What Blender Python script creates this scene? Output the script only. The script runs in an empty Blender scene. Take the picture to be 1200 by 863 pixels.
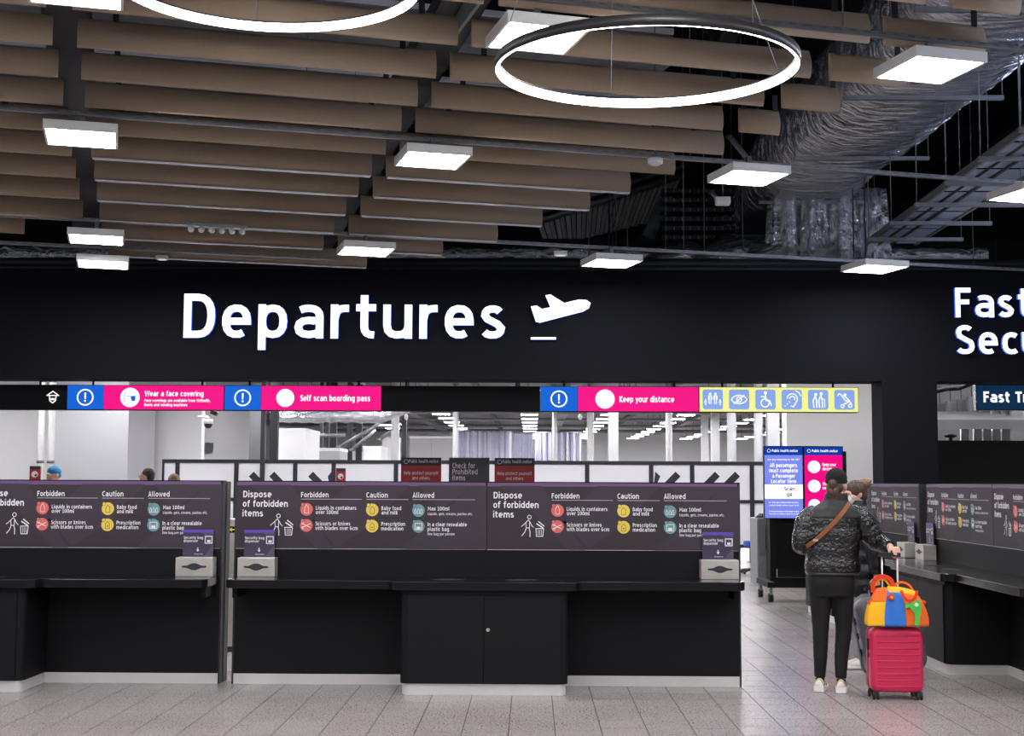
import bpy, bmesh, math, random
from mathutils import Vector, Matrix, Euler
random.seed(7)
R = math.radians
scn = bpy.context.scene
col = scn.collection
# ------------------------------------------------------------------ camera
F = 1600.0; CX, CY = 600.0, 431.5            # pixels of the 1200 x 863 frame
YAW = math.atan(24 / F); PITCH = math.atan(134.5 / F); ROLL = R(.25)
CAM = Vector((0, 0, 1.6))
MROT = Matrix.Rotation(YAW, 3, 'Z') @ Matrix.Rotation(math.pi / 2 + PITCH, 3, 'X') @ Matrix.Rotation(ROLL, 3, 'Z')
cd = bpy.data.cameras.new('camera'); cam = bpy.data.objects.new('camera', cd); col.objects.link(cam)
cd.sensor_fit = 'HORIZONTAL'; cd.sensor_width = 36; cd.lens = 36 * F / 1200
cam.matrix_world = Matrix.Translation(CAM) @ MROT.to_4x4()
cd.clip_end = 300
scn.camera = cam
# ------------------------------------------------------------------ world, exposure
w = bpy.data.worlds.new('world'); scn.world = w; w.use_nodes = True
w.node_tree.nodes['Background'].inputs[0].default_value = (.8, .85, 1, 1)
w.node_tree.nodes['Background'].inputs[1].default_value = .36
vs = scn.view_settings
vs.view_transform = 'Standard'; vs.look = 'None'; vs.gamma = 1; vs.use_curve_mapping = False; vs.exposure = 0
LAMP = 66.0        # radiance of the departure hall's ceiling panels
HALL = 62.0        # radiance of the panels of the search hall beyond
RING = 22.0

# ------------------------------------------------------------------ helpers
def ray(px, py): return MROT @ Vector(((px - CX) / F, (CY - py) / F, -1))
def PY(px, py, Y):
    d = ray(px, py); return CAM + d * (Y / d.y)
def lin(h):
    if isinstance(h, str):
        c = [int(h[i:i + 2], 16) / 255 for i in (0, 2, 4)]
        return tuple((x / 12.92 if x <= .04045 else ((x + .055) / 1.055) ** 2.4) for x in c)
    return h
MATS = {}
def mat(name, c, rough=.6, metal=0, emit=0, bump=0, bscale=40, var=0, vscale=8, spec=.5, stretch=None, coat=0):
    if name in MATS: return MATS[name]
    m = bpy.data.materials.new(name); m.use_nodes = True; nt = m.node_tree; b = nt.nodes['Principled BSDF']
    c = lin(c)
    b.inputs['Base Color'].default_value = (*c, 1); b.inputs['Roughness'].default_value = rough
    b.inputs['Metallic'].default_value = metal; b.inputs['Specular IOR Level'].default_value = spec
    b.inputs['Coat Weight'].default_value = coat
    if emit:
        b.inputs['Specular IOR Level'].default_value = .1
        b.inputs['Emission Color'].default_value = (*c, 1); b.inputs['Emission Strength'].default_value = emit
        b.inputs['Base Color'].default_value = tuple(x * .02 for x in c) + (1,)
    if bump or var:
        tc = nt.nodes.new('ShaderNodeTexCoord'); mp = nt.nodes.new('ShaderNodeMapping')
        nt.links.new(tc.outputs['Object'], mp.inputs[0])
        if stretch: mp.inputs['Scale'].default_value = stretch
    if var:
        n = nt.nodes.new('ShaderNodeTexNoise'); n.inputs['Scale'].default_value = vscale; n.inputs['Detail'].default_value = 4
        nt.links.new(mp.outputs[0], n.inputs['Vector'])
        mx = nt.nodes.new('ShaderNodeMix'); mx.data_type = 'RGBA'
        mx.inputs[6].default_value = tuple(x * (1 - var) for x in c) + (1,); mx.inputs[7].default_value = tuple(min(1, x * (1 + var)) for x in c) + (1,)
        nt.links.new(n.outputs['Fac'], mx.inputs[0]); nt.links.new(mx.outputs[2], b.inputs['Base Color'])
    if bump:
        n = nt.nodes.new('ShaderNodeTexNoise'); n.inputs['Scale'].default_value = bscale; n.inputs['Detail'].default_value = 3
        nt.links.new(mp.outputs[0], n.inputs['Vector'])
        bp = nt.nodes.new('ShaderNodeBump'); bp.inputs['Strength'].default_value = min(1, bump); bp.inputs['Distance'].default_value = .02
        nt.links.new(n.outputs['Fac'], bp.inputs['Height']); nt.links.new(bp.outputs[0], b.inputs['Normal'])
    MATS[name] = m; return m

def tag(o, label=None, cat=None, group=None, kind=None):
    if label: o['label'] = label
    if cat: o['category'] = cat
    if group: o['group'] = group
    if kind: o['kind'] = kind
    return o
def empty(name, loc=(0, 0, 0), rz=0, label=None, cat=None, group=None, kind=None):
    o = bpy.data.objects.new(name, None); col.objects.link(o); o.location = loc; o.rotation_euler = (0, 0, rz)
    o.empty_display_size = .1
    return tag(o, label, cat, group, kind)
def link(name, me, parent=None, loc=None, rot=None):
    o = bpy.data.objects.new(name, me); col.objects.link(o)
    if parent: o.parent = parent
    if loc is not None: o.location = loc
    if rot is not None: o.rotation_euler = rot
    return o
def copy_tree(o, parent=None):
    c = o.copy(); col.objects.link(c)
    if parent: c.parent = parent
    for ch in list(o.children): copy_tree(ch, c)
    return c

class MB:
    """collects shapes, builds ONE mesh object"""
    def __init__(s): s.v = []; s.f = []; s.m = []; s.sm = []
    def add(s, vs, fs, mi=0, smooth=False):
        b = len(s.v); s.v += [tuple(v) for v in vs]
        for f in fs: s.f.append([b + i for i in f]); s.m.append(mi); s.sm.append(smooth)
        return s
    def box(s, x0, y0, z0, x1, y1, z1, mi=0, M=None):
        v = [Vector(p) for p in ((x0, y0, z0), (x1, y0, z0), (x1, y1, z0), (x0, y1, z0), (x0, y0, z1), (x1, y0, z1), (x1, y1, z1), (x0, y1, z1))]
        if M: v = [M @ p for p in v]
        return s.add(v, [(3, 2, 1, 0), (4, 5, 6, 7), (0, 1, 5, 4), (1, 2, 6, 5), (2, 3, 7, 6), (3, 0, 4, 7)], mi)
    def prism(s, pts, z0, z1, mi=0, M=None, axis='z', smooth=False):
        n = len(pts)
        def P(p, z): return Vector((p[0], p[1], z)) if axis == 'z' else (Vector((p[0], z, p[1])) if axis == 'y' else Vector((z, p[0], p[1])))
        v = [P(p, z0) for p in pts] + [P(p, z1) for p in pts]
        if M: v = [M @ p for p in v]
        rev = axis == 'y'
        top = list(range(n, 2 * n)); bot = list(range(n))[::-1]
        if rev: top = top[::-1]; bot = bot[::-1]
        s.add(v, [top, bot], mi)
        b = len(s.v) - 2 * n
        for i in range(n):
            j = (i + 1) % n; q = [b + i, b + j, b + n + j, b + n + i]
            if rev: q = q[::-1]
            s.f.append(q); s.m.append(mi); s.sm.append(smooth)
        return s
    def tube(s, a, b, r0, r1=None, n=10, mi=0, caps=True, smooth=True):
        a = Vector(a); b = Vector(b); r1 = r0 if r1 is None else r1
        d = (b - a).normalized(); u = d.orthogonal().normalized(); w_ = d.cross(u)
        v = []
        for p, r in ((a, r0), (b, r1)):
            for i in range(n):
                t = 2 * math.pi * i / n; v.append(p + (u * math.cos(t) + w_ * math.sin(t)) * r)
        s.add(v, [(i, (i + 1) % n, n + (i + 1) % n, n + i) for i in range(n)], mi, smooth)
        if caps:
            base = len(s.v) - 2 * n
            s.f.append([base + i for i in range(n)][::-1]); s.m.append(mi); s.sm.append(False)
            s.f.append([base + n + i for i in range(n)]); s.m.append(mi); s.sm.append(False)
        return s
    def path(s, pts, r, n=8, mi=0):
        for a, b in zip(pts, pts[1:]): s.tube(a, b, r, n=n, mi=mi)
        return s
    def loft(s, rings, mi=0, smooth=True, caps=True):
        n = len(rings[0]); v = [p for rg in rings for p in rg]; f = []
        for k in range(len(rings) - 1):
            for i in range(n):
                j = (i + 1) % n; f.append((k * n + i, k * n + j, (k + 1) * n + j, (k + 1) * n + i))
        s.add(v, f, mi, smooth)
        if caps:
            b = len(s.v) - len(v)
            s.f.append([b + i for i in range(n)][::-1]); s.m.append(mi); s.sm.append(smooth)
            s.f.append([b + (len(rings) - 1) * n + i for i in range(n)]); s.m.append(mi); s.sm.append(smooth)
        return s
    def ell(s, c, r, rot=None, n=16, mi=0):
        c = Vector(c); rg = []; m = n // 2
        Q = rot.to_matrix() if rot else Matrix.Identity(3)
        for k in range(m + 1):
            t = math.pi * (k if 0 < k < m else (.02 if k == 0 else m - .02)) / m
            rg.append([c + Q @ Vector((r[0] * math.sin(t) * math.cos(a), r[1] * math.sin(t) * math.sin(a), -r[2] * math.cos(t))) for a in [2 * math.pi * i / n for i in range(n)]])
        return s.loft(rg, mi)
    def mesh(s, name, mats):
        me = bpy.data.meshes.new(name); me.from_pydata(s.v, [], s.f)
        for m in (mats if isinstance(mats, (list, tuple)) else [mats]): me.materials.append(m)
        me.polygons.foreach_set('material_index', s.m); me.polygons.foreach_set('use_smooth', s.sm)
        me.update(); return me
    def build(s, name, mats, parent=None, loc=None, rot=None, bevel=0):
        o = link(name, s.mesh(name, mats), parent, loc, rot)
        if bevel:
            b = o.modifiers.new('bevel', 'BEVEL'); b.width = bevel; b.segments = 2; b.limit_method = 'ANGLE'; b.angle_limit = R(40)
        return o
def rrect(x0, y0, x1, y1, r, n=5, corners=(1, 1, 1, 1)):
    out = []
    for k, (cx, cy, a0) in enumerate(((x1 - r, y1 - r, 0), (x0 + r, y1 - r, 90), (x0 + r, y0 + r, 180), (x1 - r, y0 + r, 270))):
        if corners[k]:
            for i in range(n + 1):
                t = R(a0 + 90 * i / n); out.append((cx + r * math.cos(t), cy + r * math.sin(t)))
        else: out.append(((x1, y1), (x0, y1), (x0, y0), (x1, y0))[k])
    return out
def box(name, x0, y0, z0, x1, y1, z1, m, parent=None, bevel=0):
    return MB().box(x0, y0, z0, x1, y1, z1).build(name, m, parent, bevel=bevel)

TXT = {}
# ---- lettering: a narrow humanist sans drawn as strokes (capital height 1, x-height .74)
def _arc(cx, cy, rx, ry, a0, a1, n=6, e=2.35):
    o = []
    for i in range(n + 1):
        t = R(a0 + (a1 - a0) * i / n); c, s = math.cos(t), math.sin(t)
        o.append((cx + rx * abs(c) ** (2 / e) * (1 if c >= 0 else -1), cy + ry * abs(s) ** (2 / e) * (1 if s >= 0 else -1)))
    return o
def _glyphs():
    X = .76; G = {}; k = .085     # half stroke
    A = _arc
    bw = .22; bx = bw + k         # lowercase bowl radius (centre line) and centre
    x1 = X - k; ym = X / 2; ry = ym - k
    def bowl(cx=bx): return A(cx, ym, bw, ry, 0, 360, 16)
    xr = bx + bw                  # right stem
    G['a'] = (xr + k, [[(k + .03, x1 - .04)] + A(bx - .02, x1 - .19, bw + .01, .19, 110, 0, 5) + [(xr - .01, 0)], A(bx - .01, .245, bw, .16, 60, 300, 8) + [(xr - .01, .15)], [(bx + .02, .40), (xr, .40)]])
    G['b'] = (xr + k, [[(k, 1.04), (k, 0)], bowl()]); G['d'] = (xr + k, [[(xr, 1.04), (xr, 0)], bowl()])
    G['c'] = (xr + .02, [A(bx, ym, bw, ry, 52, 308, 12)]); G['e'] = (xr + k, [[(k, ym), (xr, ym)] + A(bx, ym, bw, ry, 5, 305, 13)])
    G['f'] = (.40, [[(.40, .96)] + A(.34, .80, .18, .16, 80, 180, 4) + [(.16, 0)], [(0, X - .07), (.38, X - .07)]])
    G['g'] = (xr + k, [bowl(), [(xr, X), (xr, -.05)] + A(bx, -.05, bw, .17, 0, -130, 5)])
    G['h'] = (xr + k, [[(k, 1.04), (k, 0)], [(k, .45)] + A(bx, x1 - .22, bw, .22, 170, 0, 6) + [(xr, 0)]])
    G['n'] = (xr + k, [[(k, X), (k, 0)], [(k, .45)] + A(bx, x1 - .22, bw, .22, 170, 0, 6) + [(xr, 0)]])
    G['i'] = (2 * k, [[(k, X), (k, 0)], [(k, 1.05), (k, .90)]]); G['j'] = (2 * k, [[(k, X), (k, -.15)], [(k, 1.05), (k, .90)]])
    G['k'] = (xr, [[(k, 1.04), (k, 0)], [(xr - .06, X), (k + .05, .38), (xr - .04, 0)]]); G['l'] = (.27, [[(k, 1.04), (k, .26)] + A(.24, .2, .155, .12, 190, 265, 3)])
    m = .19; G['m'] = (2 * k + 4 * m, [[(k, X), (k, 0)], [(k, .45)] + A(k + m, x1 - .2, m, .2, 170, 0, 5) + [(k + 2 * m, 0)], [(k + 2 * m, .45)] + A(k + 3 * m, x1 - .2, m, .2, 170, 0, 5) + [(k + 4 * m, 0)]])
    G['o'] = (xr + k, [bowl()]); G['p'] = (xr + k, [[(k, X), (k, -.26)], bowl()]); G['q'] = (xr + k, [[(xr, X), (xr, -.26)], bowl()])
    G['r'] = (.37, [[(k, X), (k, 0)], [(k, .42)] + A(.30, x1 - .21, .2, .21, 175, 88, 4) + [(.38, x1)]])
    G['s'] = (.50, [A(.245, x1 - .155, .16, .15, 30, 180, 6) + [(.14, .44), (.24, .385), (.34, .33)] + A(.235, .24, .18, .155, 0, -150, 6)])
    G['t'] = (.42, [[(.17, .97), (.17, .32)] + A(.35, .26, .18, .18, 180, 275, 4), [(0, X - .07), (.41, X - .07)]])
    G['u'] = (xr + k, [[(k, X), (k, .30)] + A(bx, .30, bw, .22, 180, 350, 6) + [(xr, .3)], [(xr, X), (xr, 0)]])
    G['v'] = (.52, [[(.05, X), (.26, .04), (.47, X)]]); G['w'] = (.8, [[(.05, X), (.22, .04), (.40, .66), (.58, .04), (.75, X)]])
    G['x'] = (.5, [[(.05, X), (.45, 0)], [(.45, X), (.05, 0)]]); G['y'] = (.52, [[(.05, X), (.27, .06)], [(.47, X), (.20, -.16), (.05, -.20)]]); G['z'] = (.48, [[(.04, x1), (.42, x1), (.06, k), (.46, k)]])
    U = 1 - k; wd = .25
    G['A'] = (.66, [[(.06, 0), (.33, .96), (.60, 0)], [(.16, .3), (.50, .3)]]); G['B'] = (.6, [[(k, 0), (k, U), (.30, U)] + A(.30, .745, .16, .17, 90, -90, 6) + [(k, .55)], [(.3, .55)] + A(.31, .315, .19, .23, 90, -90, 6) + [(k, k)]])
    G['C'] = (.58, [A(.35, .5, .265, .5 - k, 52, 308, 12)]); G['D'] = (.66, [[(k, k), (k, U), (.30, U)] + A(.30, .5, .275, .5 - k, 90, -90, 10) + [(k, k)]])
    G['F'] = (.5, [[(k, 0), (k, U), (.5, U)], [(k, .52), (.45, .52)]]); G['I'] = (2 * k, [[(k, 0), (k, 1)]]); G['K'] = (.6, [[(k, 0), (k, 1)], [(.54, 1), (.15, .5), (.57, 0)]])
    G['L'] = (.5, [[(k, 1), (k, k), (.5, k)]]); G['M'] = (.84, [[(k, 0), (k + .02, .96), (.42, .3), (.84 - k - .02, .96), (.84 - k, 0)]])
    G['P'] = (.6, [[(k, 0), (k, U), (.28, U)] + A(.28, .685, .23, .23, 90, -90, 8) + [(k, .455)]]); G['R'] = (.6, [G['P'][1][0], [(.28, .455), (.56, 0)]])
    G['Q'] = (.7, [A(.35, .5, .265, .5 - k, 0, 360, 16), [(.4, .22), (.62, -.02)]]); G['O'] = (.7, [A(.35, .5, .265, .5 - k, 0, 360, 16)])
    G['S'] = (.52, [A(.29, .735, .2, .18, 35, 180, 7) + [(.12, .62), (.28, .52), (.46, .42)] + A(.285, .275, .22, .19, 20, -150, 7)])
    G['T'] = (.6, [[(0, U), (.6, U)], [(.3, U), (.3, 0)]]); G['U'] = (.66, [[(k, 1), (k, .34)] + A(.33, .34, .245, .255, 180, 360, 8) + [(.66 - k, 1)]])
    G['W'] = (1.0, [[(.06, 1), (.27, .04), (.5, .93), (.73, .04), (.94, 1)]]); G['H'] = (.66, [[(k, 0), (k, 1)], [(.66 - k, 0), (.66 - k, 1)], [(k, .52), (.66 - k, .52)]])
    G['0'] = (.6, [A(.3, .5, .215, .5 - k, 0, 360, 14)]); G['1'] = (.5, [[(.06, .8), (.25, .93), (.25, k)], [(.04, k), (.46, k)]]); G['6'] = (.6, [A(.3, .31, .215, .225, 0, 360, 12), [(.085, .34), (.10, .62)] + A(.36, .62, .26, .29, 180, 80, 5)])
    G[','] = (.16, [[(.1, .14), (.05, -.12)]]); G['.'] = (.18, [[(.09, 0), (.09, .17)]]); G['?'] = (.45, [[(.22, 0), (.22, .16)], A(.22, .72, .17, .19, 160, -60, 6) + [(.22, .42), (.22, .28)]]); G['/'] = (.4, [[(0, -.1), (.38, 1.05)]]); G['-'] = (.34, [[(0, .38), (.34, .38)]])
    return G
GLY = _glyphs()
def ribbon(pts, hw):
    """list of quads (as point lists) along a polyline with mitred joints"""
    P_ = [pts[0]]
    for p in pts[1:]:
        if math.hypot(p[0] - P_[-1][0], p[1] - P_[-1][1]) > 1e-4: P_.append(p)
    closed = len(P_) > 4 and math.hypot(P_[0][0] - P_[-1][0], P_[0][1] - P_[-1][1]) < 1e-3
    n = len(P_); L = []; Rr = []
    def d(a, b): q = math.hypot(b[0] - a[0], b[1] - a[1]) or 1; return ((b[0] - a[0]) / q, (b[1] - a[1]) / q)
    for i in range(n):
        a = d(P_[i - 1], P_[i]) if i else (d(P_[-2], P_[-1]) if closed else d(P_[0], P_[1])); b = d(P_[i], P_[i + 1]) if i < n - 1 else (d(P_[0], P_[1]) if closed else a)
        nx, ny = -(a[1] + b[1]), a[0] + b[0]; q = math.hypot(nx, ny) or 1; nx /= q; ny /= q; c = max(.5, nx * -a[1] + ny * a[0])
        L.append((P_[i][0] + nx * hw / c, P_[i][1] + ny * hw / c)); Rr.append((P_[i][0] - nx * hw / c, P_[i][1] - ny * hw / c))
    return L, Rr
def text_geo(s, bold=0.0, res=3):
    k = (s, bold)
    if k not in TXT:
        vs_, fs = [], []; x = 0; hw = .066 + bold * 1.0
        for ch in s:
            if ch == ' ': x += .40; continue
            w_, st = GLY[ch]
            for p in st:
                L, Q = ribbon(p, hw); b = len(vs_); n = len(L)
                vs_ += [Vector((a[0] + x, a[1], 0)) for a in L] + [Vector((a[0] + x, a[1], 0)) for a in Q]
                fs += [[b + n + i, b + n + i + 1, b + i + 1, b + i] for i in range(n - 1)]
            x += w_ + .12
        TXT[k] = (vs_, fs, min(v.x for v in vs_), max(v.x for v in vs_))
    return TXT[k]
CAP = 1.0
class Flat:
    """flat print: x to the right, y up, each layer a hair further out"""
    def __init__(s, step=.0006): s.v = []; s.f = []; s.m = []; s.step = step
    def poly(s, pts, mi, layer=1):
        b = len(s.v); s.v += [(x, -layer * s.step, y) for x, y in pts]
        a = sum(pts[i][0] * pts[(i + 1) % len(pts)][1] - pts[(i + 1) % len(pts)][0] * pts[i][1] for i in range(len(pts)))
        f = list(range(b, b + len(pts)))
        s.f.append(f if a > 0 else f[::-1]); s.m.append(mi)
    def rect(s, x0, y0, x1, y1, mi, layer=1): s.poly([(x0, y0), (x1, y0), (x1, y1), (x0, y1)], mi, layer)
    def disc(s, x, y, r, mi, layer=1, n=24, ry=None):
        ry = ry or r
        s.poly([(x + r * math.cos(2 * math.pi * i / n), y + ry * math.sin(2 * math.pi * i / n)) for i in range(n)], mi, layer)
    def arc(s, x, y, r, wd, mi, layer=1, a0=0, a1=360, n=24, ry=None):
        k = (ry or r) / r
        for i in range(n):
            t0 = R(a0 + (a1 - a0) * i / n); t1 = R(a0 + (a1 - a0) * (i + 1) / n)
            s.poly([(x + q * math.cos(t), y + q * k * math.sin(t)) for q, t in ((r - wd / 2, t0), (r + wd / 2, t0), (r + wd / 2, t1), (r - wd / 2, t1))], mi, layer)
    def line(s, pts, wd, mi, layer=1):
        for (x0, y0), (x1, y1) in zip(pts, pts[1:]):
            dx, dy = x1 - x0, y1 - y0; L = math.hypot(dx, dy) or 1; nx, ny = -dy / L * wd / 2, dx / L * wd / 2; ex, ey = dx / L * wd / 3, dy / L * wd / 3
            s.poly([(x0 + nx - ex, y0 + ny - ey), (x0 - nx - ex, y0 - ny - ey), (x1 - nx + ex, y1 - ny + ey), (x1 + nx + ex, y1 + ny + ey)], mi, layer)
    def text(s, t, x, y, cap, wd=None, mi=0, layer=2, bold=.012, align='l', res=2):
        vs_, fs, x0, x1 = text_geo(t, bold, res)
        sy = cap / CAP; sx = (wd / (x1 - x0)) if wd else sy * .95
        ox = x - x0 * sx if align == 'l' else x - (x0 + x1) / 2 * sx
        b = len(s.v); s.v += [(ox + v.x * sx, -layer * s.step, y + v.y * sy) for v in vs_]
        for f in fs: s.f.append([b + i for i in f]); s.m.append(mi)
    def mesh(s, name, mats):
        me = bpy.data.meshes.new(name); me.from_pydata(s.v, [], s.f)
        for m in mats: me.materials.append(m)
        me.polygons.foreach_set('material_index', s.m); me.update(); return me
    def build(s, name, mats, parent=None, loc=None, rot=None): return link(name, s.mesh(name, mats), parent, loc, rot)

# ------------------------------------------------------------------ materials
M_black = mat('black_laminate', '0e0e11', .6, spec=.2)
M_blackgloss = mat('black_worktop', '101013', .22, spec=.35)
M_fascia = mat('fascia_black_paint', '0f1016', .85, spec=.15)
M_steel = mat('brushed_steel', 'cfc8c0', .36, .7, var=.15, vscale=10)
M_plinth = mat('plinth_aluminium', 'd6d2d0', .42, .35, var=.08, vscale=6)
M_darkmetal = mat('dark_metal', '3a3b40', .5, .6)
M_greymetal = mat('grey_metal', '77787c', .5, .4)
M_galv = mat('galvanised_steel', '8d9094', .45, .7, var=.2, vscale=12)
M_white = mat('white_paint', 'dcdcdc', .7)
M_whiteplastic = mat('white_plastic', 'e2e2e0', .4)
M_tan = mat('tan_felt', 'ad9883', .9, var=.06, vscale=30, bump=.1, bscale=400)
M_tanend = mat('tan_felt_edge', '6d5c4e', .9)
M_gap_flange = mat('gap_light_and_flange', 'e8eaf4', .25, .1)  # duct flange metal; under the baffles it paints bright gaps
M_lamp = mat('lamp_diffuser', (1, .985, 1), .5, emit=LAMP)
M_hlamp = mat('hall_lamp_diffuser', (1, .985, 1), .5, emit=HALL)
M_ring = mat('ring_diffuser', (1, .975, .985), .5, emit=RING)
M_rubber = mat('black_rubber', '151516', .7)
M_void = mat('void_black', '0b0b0d', .95)
M_print_white = mat('print_white', 'e4e0e6', .6)

# foil: crinkled silver
def foil(name, cyl=False):
    m = mat(name, 'd6d8de', .22, .9); nt = m.node_tree; b = nt.nodes['Principled BSDF']
    tc = nt.nodes.new('ShaderNodeTexCoord'); mp = nt.nodes.new('ShaderNodeMapping'); mp.inputs['Scale'].default_value = (1.2, 7, 2)
    n = nt.nodes.new('ShaderNodeTexNoise'); n.inputs['Scale'].default_value = 2.2; n.inputs['Detail'].default_value = 7; n.inputs['Distortion'].default_value = .35
    bp = nt.nodes.new('ShaderNodeBump'); bp.inputs['Strength'].default_value = 1; bp.inputs['Distance'].default_value = .12
    nt.links.new(tc.outputs['Object'], mp.inputs[0]); nt.links.new(mp.outputs[0], n.inputs['Vector']); nt.links.new(n.outputs['Fac'], bp.inputs['Height']); nt.links.new(bp.outputs[0], b.inputs['Normal'])
    return m
M_foil = foil('crinkled_foil')

# floor tile
def tile_mat(name, brick):
    m = bpy.data.materials.new(name); m.use_nodes = True; nt = m.node_tree; b = nt.nodes['Principled BSDF']
    b.inputs['Roughness'].default_value = .30; b.inputs['Specular IOR Level'].default_value = .55
    g = nt.nodes.new('ShaderNodeNewGeometry')
    n = nt.nodes.new('ShaderNodeTexNoise'); n.inputs['Scale'].default_value = 75; n.inputs['Detail'].default_value = 3
    nt.links.new(g.outputs['Position'], n.inputs['Vector'])
    n2 = nt.nodes.new('ShaderNodeTexNoise'); n2.inputs['Scale'].default_value = .9; n2.inputs['Detail'].default_value = 3
    nt.links.new(g.outputs['Position'], n2.inputs['Vector'])
    cr = nt.nodes.new('ShaderNodeValToRGB'); cr.color_ramp.elements[0].position = .36; cr.color_ramp.elements[1].position = .5
    cr.color_ramp.elements[0].color = (.17, .15, .148, 1); cr.color_ramp.elements[1].color = (.345, .315, .313, 1)
    nt.links.new(n.outputs['Fac'], cr.inputs[0])
    mx = nt.nodes.new('ShaderNodeMix'); mx.data_type = 'RGBA'; mx.blend_type = 'MULTIPLY'; mx.inputs[0].default_value = 1
    cr2 = nt.nodes.new('ShaderNodeValToRGB'); cr2.color_ramp.elements[0].position = .3; cr2.color_ramp.elements[1].position = .7
    cr2.color_ramp.elements[0].color = (.86, .84, .84, 1); cr2.color_ramp.elements[1].color = (1, 1, 1, 1)
    nt.links.new(n2.outputs['Fac'], cr2.inputs[0])
    nt.links.new(cr.outputs[0], mx.inputs[6]); nt.links.new(cr2.outputs[0], mx.inputs[7])
    out = mx.outputs[2]
    if brick:
        br = nt.nodes.new('ShaderNodeTexBrick'); br.offset = 0; br.inputs['Scale'].default_value = 1
        br.inputs['Brick Width'].default_value = .3; br.inputs['Row Height'].default_value = .3; br.inputs['Mortar Size'].default_value = .003
        br.inputs['Color1'].default_value = (1, 1, 1, 1); br.inputs['Color2'].default_value = (.93, .93, .93, 1); br.inputs['Mortar'].default_value = (.35, .35, .35, 1)
        nt.links.new(g.outputs['Position'], br.inputs['Vector'])
        m2 = nt.nodes.new('ShaderNodeMix'); m2.data_type = 'RGBA'; m2.blend_type = 'MULTIPLY'; m2.inputs[0].default_value = 1
        nt.links.new(out, m2.inputs[6]); nt.links.new(br.outputs['Color'], m2.inputs[7]); out = m2.outputs[2]
    nt.links.new(out, b.inputs['Base Color'])
    rr = nt.nodes.new('ShaderNodeMapRange'); rr.inputs[3].default_value = .23; rr.inputs[4].default_value = .29
    nt.links.new(n2.outputs['Fac'], rr.inputs[0]); nt.links.new(rr.outputs[0], b.inputs['Roughness'])
    return m
M_tile = tile_mat('terrazzo_tile', False)
M_tilefar = tile_mat('terrazzo_floor_far', True)
M_grout = mat('grout', '1e1b1b', .9)

# ================================================================== SETTING
# floor: base slab, near tiles one by one, a joined field further, slab beyond
floor = MB().box(-14, -4, -.2, 14, 14.98, -.004).build('floor', M_grout); tag(floor, kind='structure')
far = MB().box(-24, 14.98, -.2, 24, 78, -.0006).build('hall_slab', M_tilefar, floor)
T = .3; X0 = -.4465; J = .0036
tile_me = MB().prism([(-T/2+J, -T/2+J), (T/2-J, -T/2+J), (T/2-J, T/2-J), (-T/2+J, T/2-J)], -.0035, 0).mesh('tile', M_tile)
offs = {}
cells = []
for i in range(-46, 47):
    g = (i + 60) // 3; offs.setdefault(g, (g * 37 % 3) * .1)
    for j in range(-8, 51):
        x = X0 + (i + .5) * T; y = .12 + offs[g] + (j + .5) * T
        if y < 15.1: cells.append((x, y))
def inview(c):
    x, y = c
    return 8.35 < y < 11.05 and abs(x / y + .015) < .40 or (11.05 <= y < 13.2 and 1.75 < x < 3.2)
near = sorted([c for c in cells if inview(c)], key=lambda c: c[1])[:298]
ns = set(near)
for x, y in near: link('tile', tile_me, floor, (x, y, random.uniform(-.0004, .0002)))
f = MB()
for x, y in cells:
    if (x, y) not in ns and y > 3: f.box(x - T/2 + J, y - T/2 + J, -.0035, x + T/2 - J, y + T/2 - J, 0)
tag(f.build('tile_field', M_tile, floor), kind='stuff')

# fascia wall with two openings
FY = 16.0
wall = MB()
XJ, XR = 4.09, 4.73; ZB, ZT = 2.805, 4.10
M_fw = M_fascia
wall.box(-16, FY, ZB, 16, FY + .5, ZT)            # beam
wall.box(XJ, FY, 0, XR, FY + .5, ZB)              # pier
wall.box(-16, FY, 0, -9, FY + .5, ZB)
wall.build('wall_front', M_fw); tag(bpy.data.objects['wall_front'], kind='structure')

# void above and behind the fascia
M_deck = mat('roof_deck_dark', '0d0d0f', .8)
tag(box('ceiling', -18, -6, 8.0, 18, 30, 8.2, M_deck), kind='structure')
tag(box('wall_upper', -18, 24, 4.9, 18, 24.2, 8.0, M_void), kind='structure')

tag(box('wall_added_dark', -18, 18.3, 3.2, 18, 18.4, 4.9, M_void), kind='structure')  # dark wall added to hide the lit hall ceiling and block its light
# search hall shell
M_hallceil = mat('hall_soffit', '8f9093', .9, var=.3, vscale=3)
M_hallwall = mat('hall_wall_white', 'e4e4e6', .8)
M_hallwall2 = mat('hall_wall_grey', 'a9a9ae', .8)
hc = MB(); hc.box(-24, 18.4, 4.75, 24, 78, 4.9); tag(hc.build('ceiling_hall', M_hallceil), kind='structure')
tag(box('wall_back', -24, 77, 0, 24, 77.3, 4.75, M_hallwall), kind='structure')
tag(box('wall_right', 16, 16.5, 0, 16.3, 77, 4.75, M_hallwall), kind='structure')
tag(box('wall_left', -14, 16.5, 0, -13.7, 32, 4.75, M_hallwall), kind='structure')
def slab_px(name, px0, px1, Y, th, m, z0=0, z1=4.75, kind='structure'):
    a = PY(px0, 520, Y).x; b = PY(px1, 520, Y).x
    return tag(box(name, a, Y, z0, b, Y + th, z1, m), kind=kind)
slab_px('wall_grey', 63, 150, 29.5, 2.1, M_hallwall2)
slab_px('wall_white', -60, 62, 31, .3, M_hallwall)
slab_px('wall_inner', 150, 236, 31.8, .3, M_hallwall)
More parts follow.
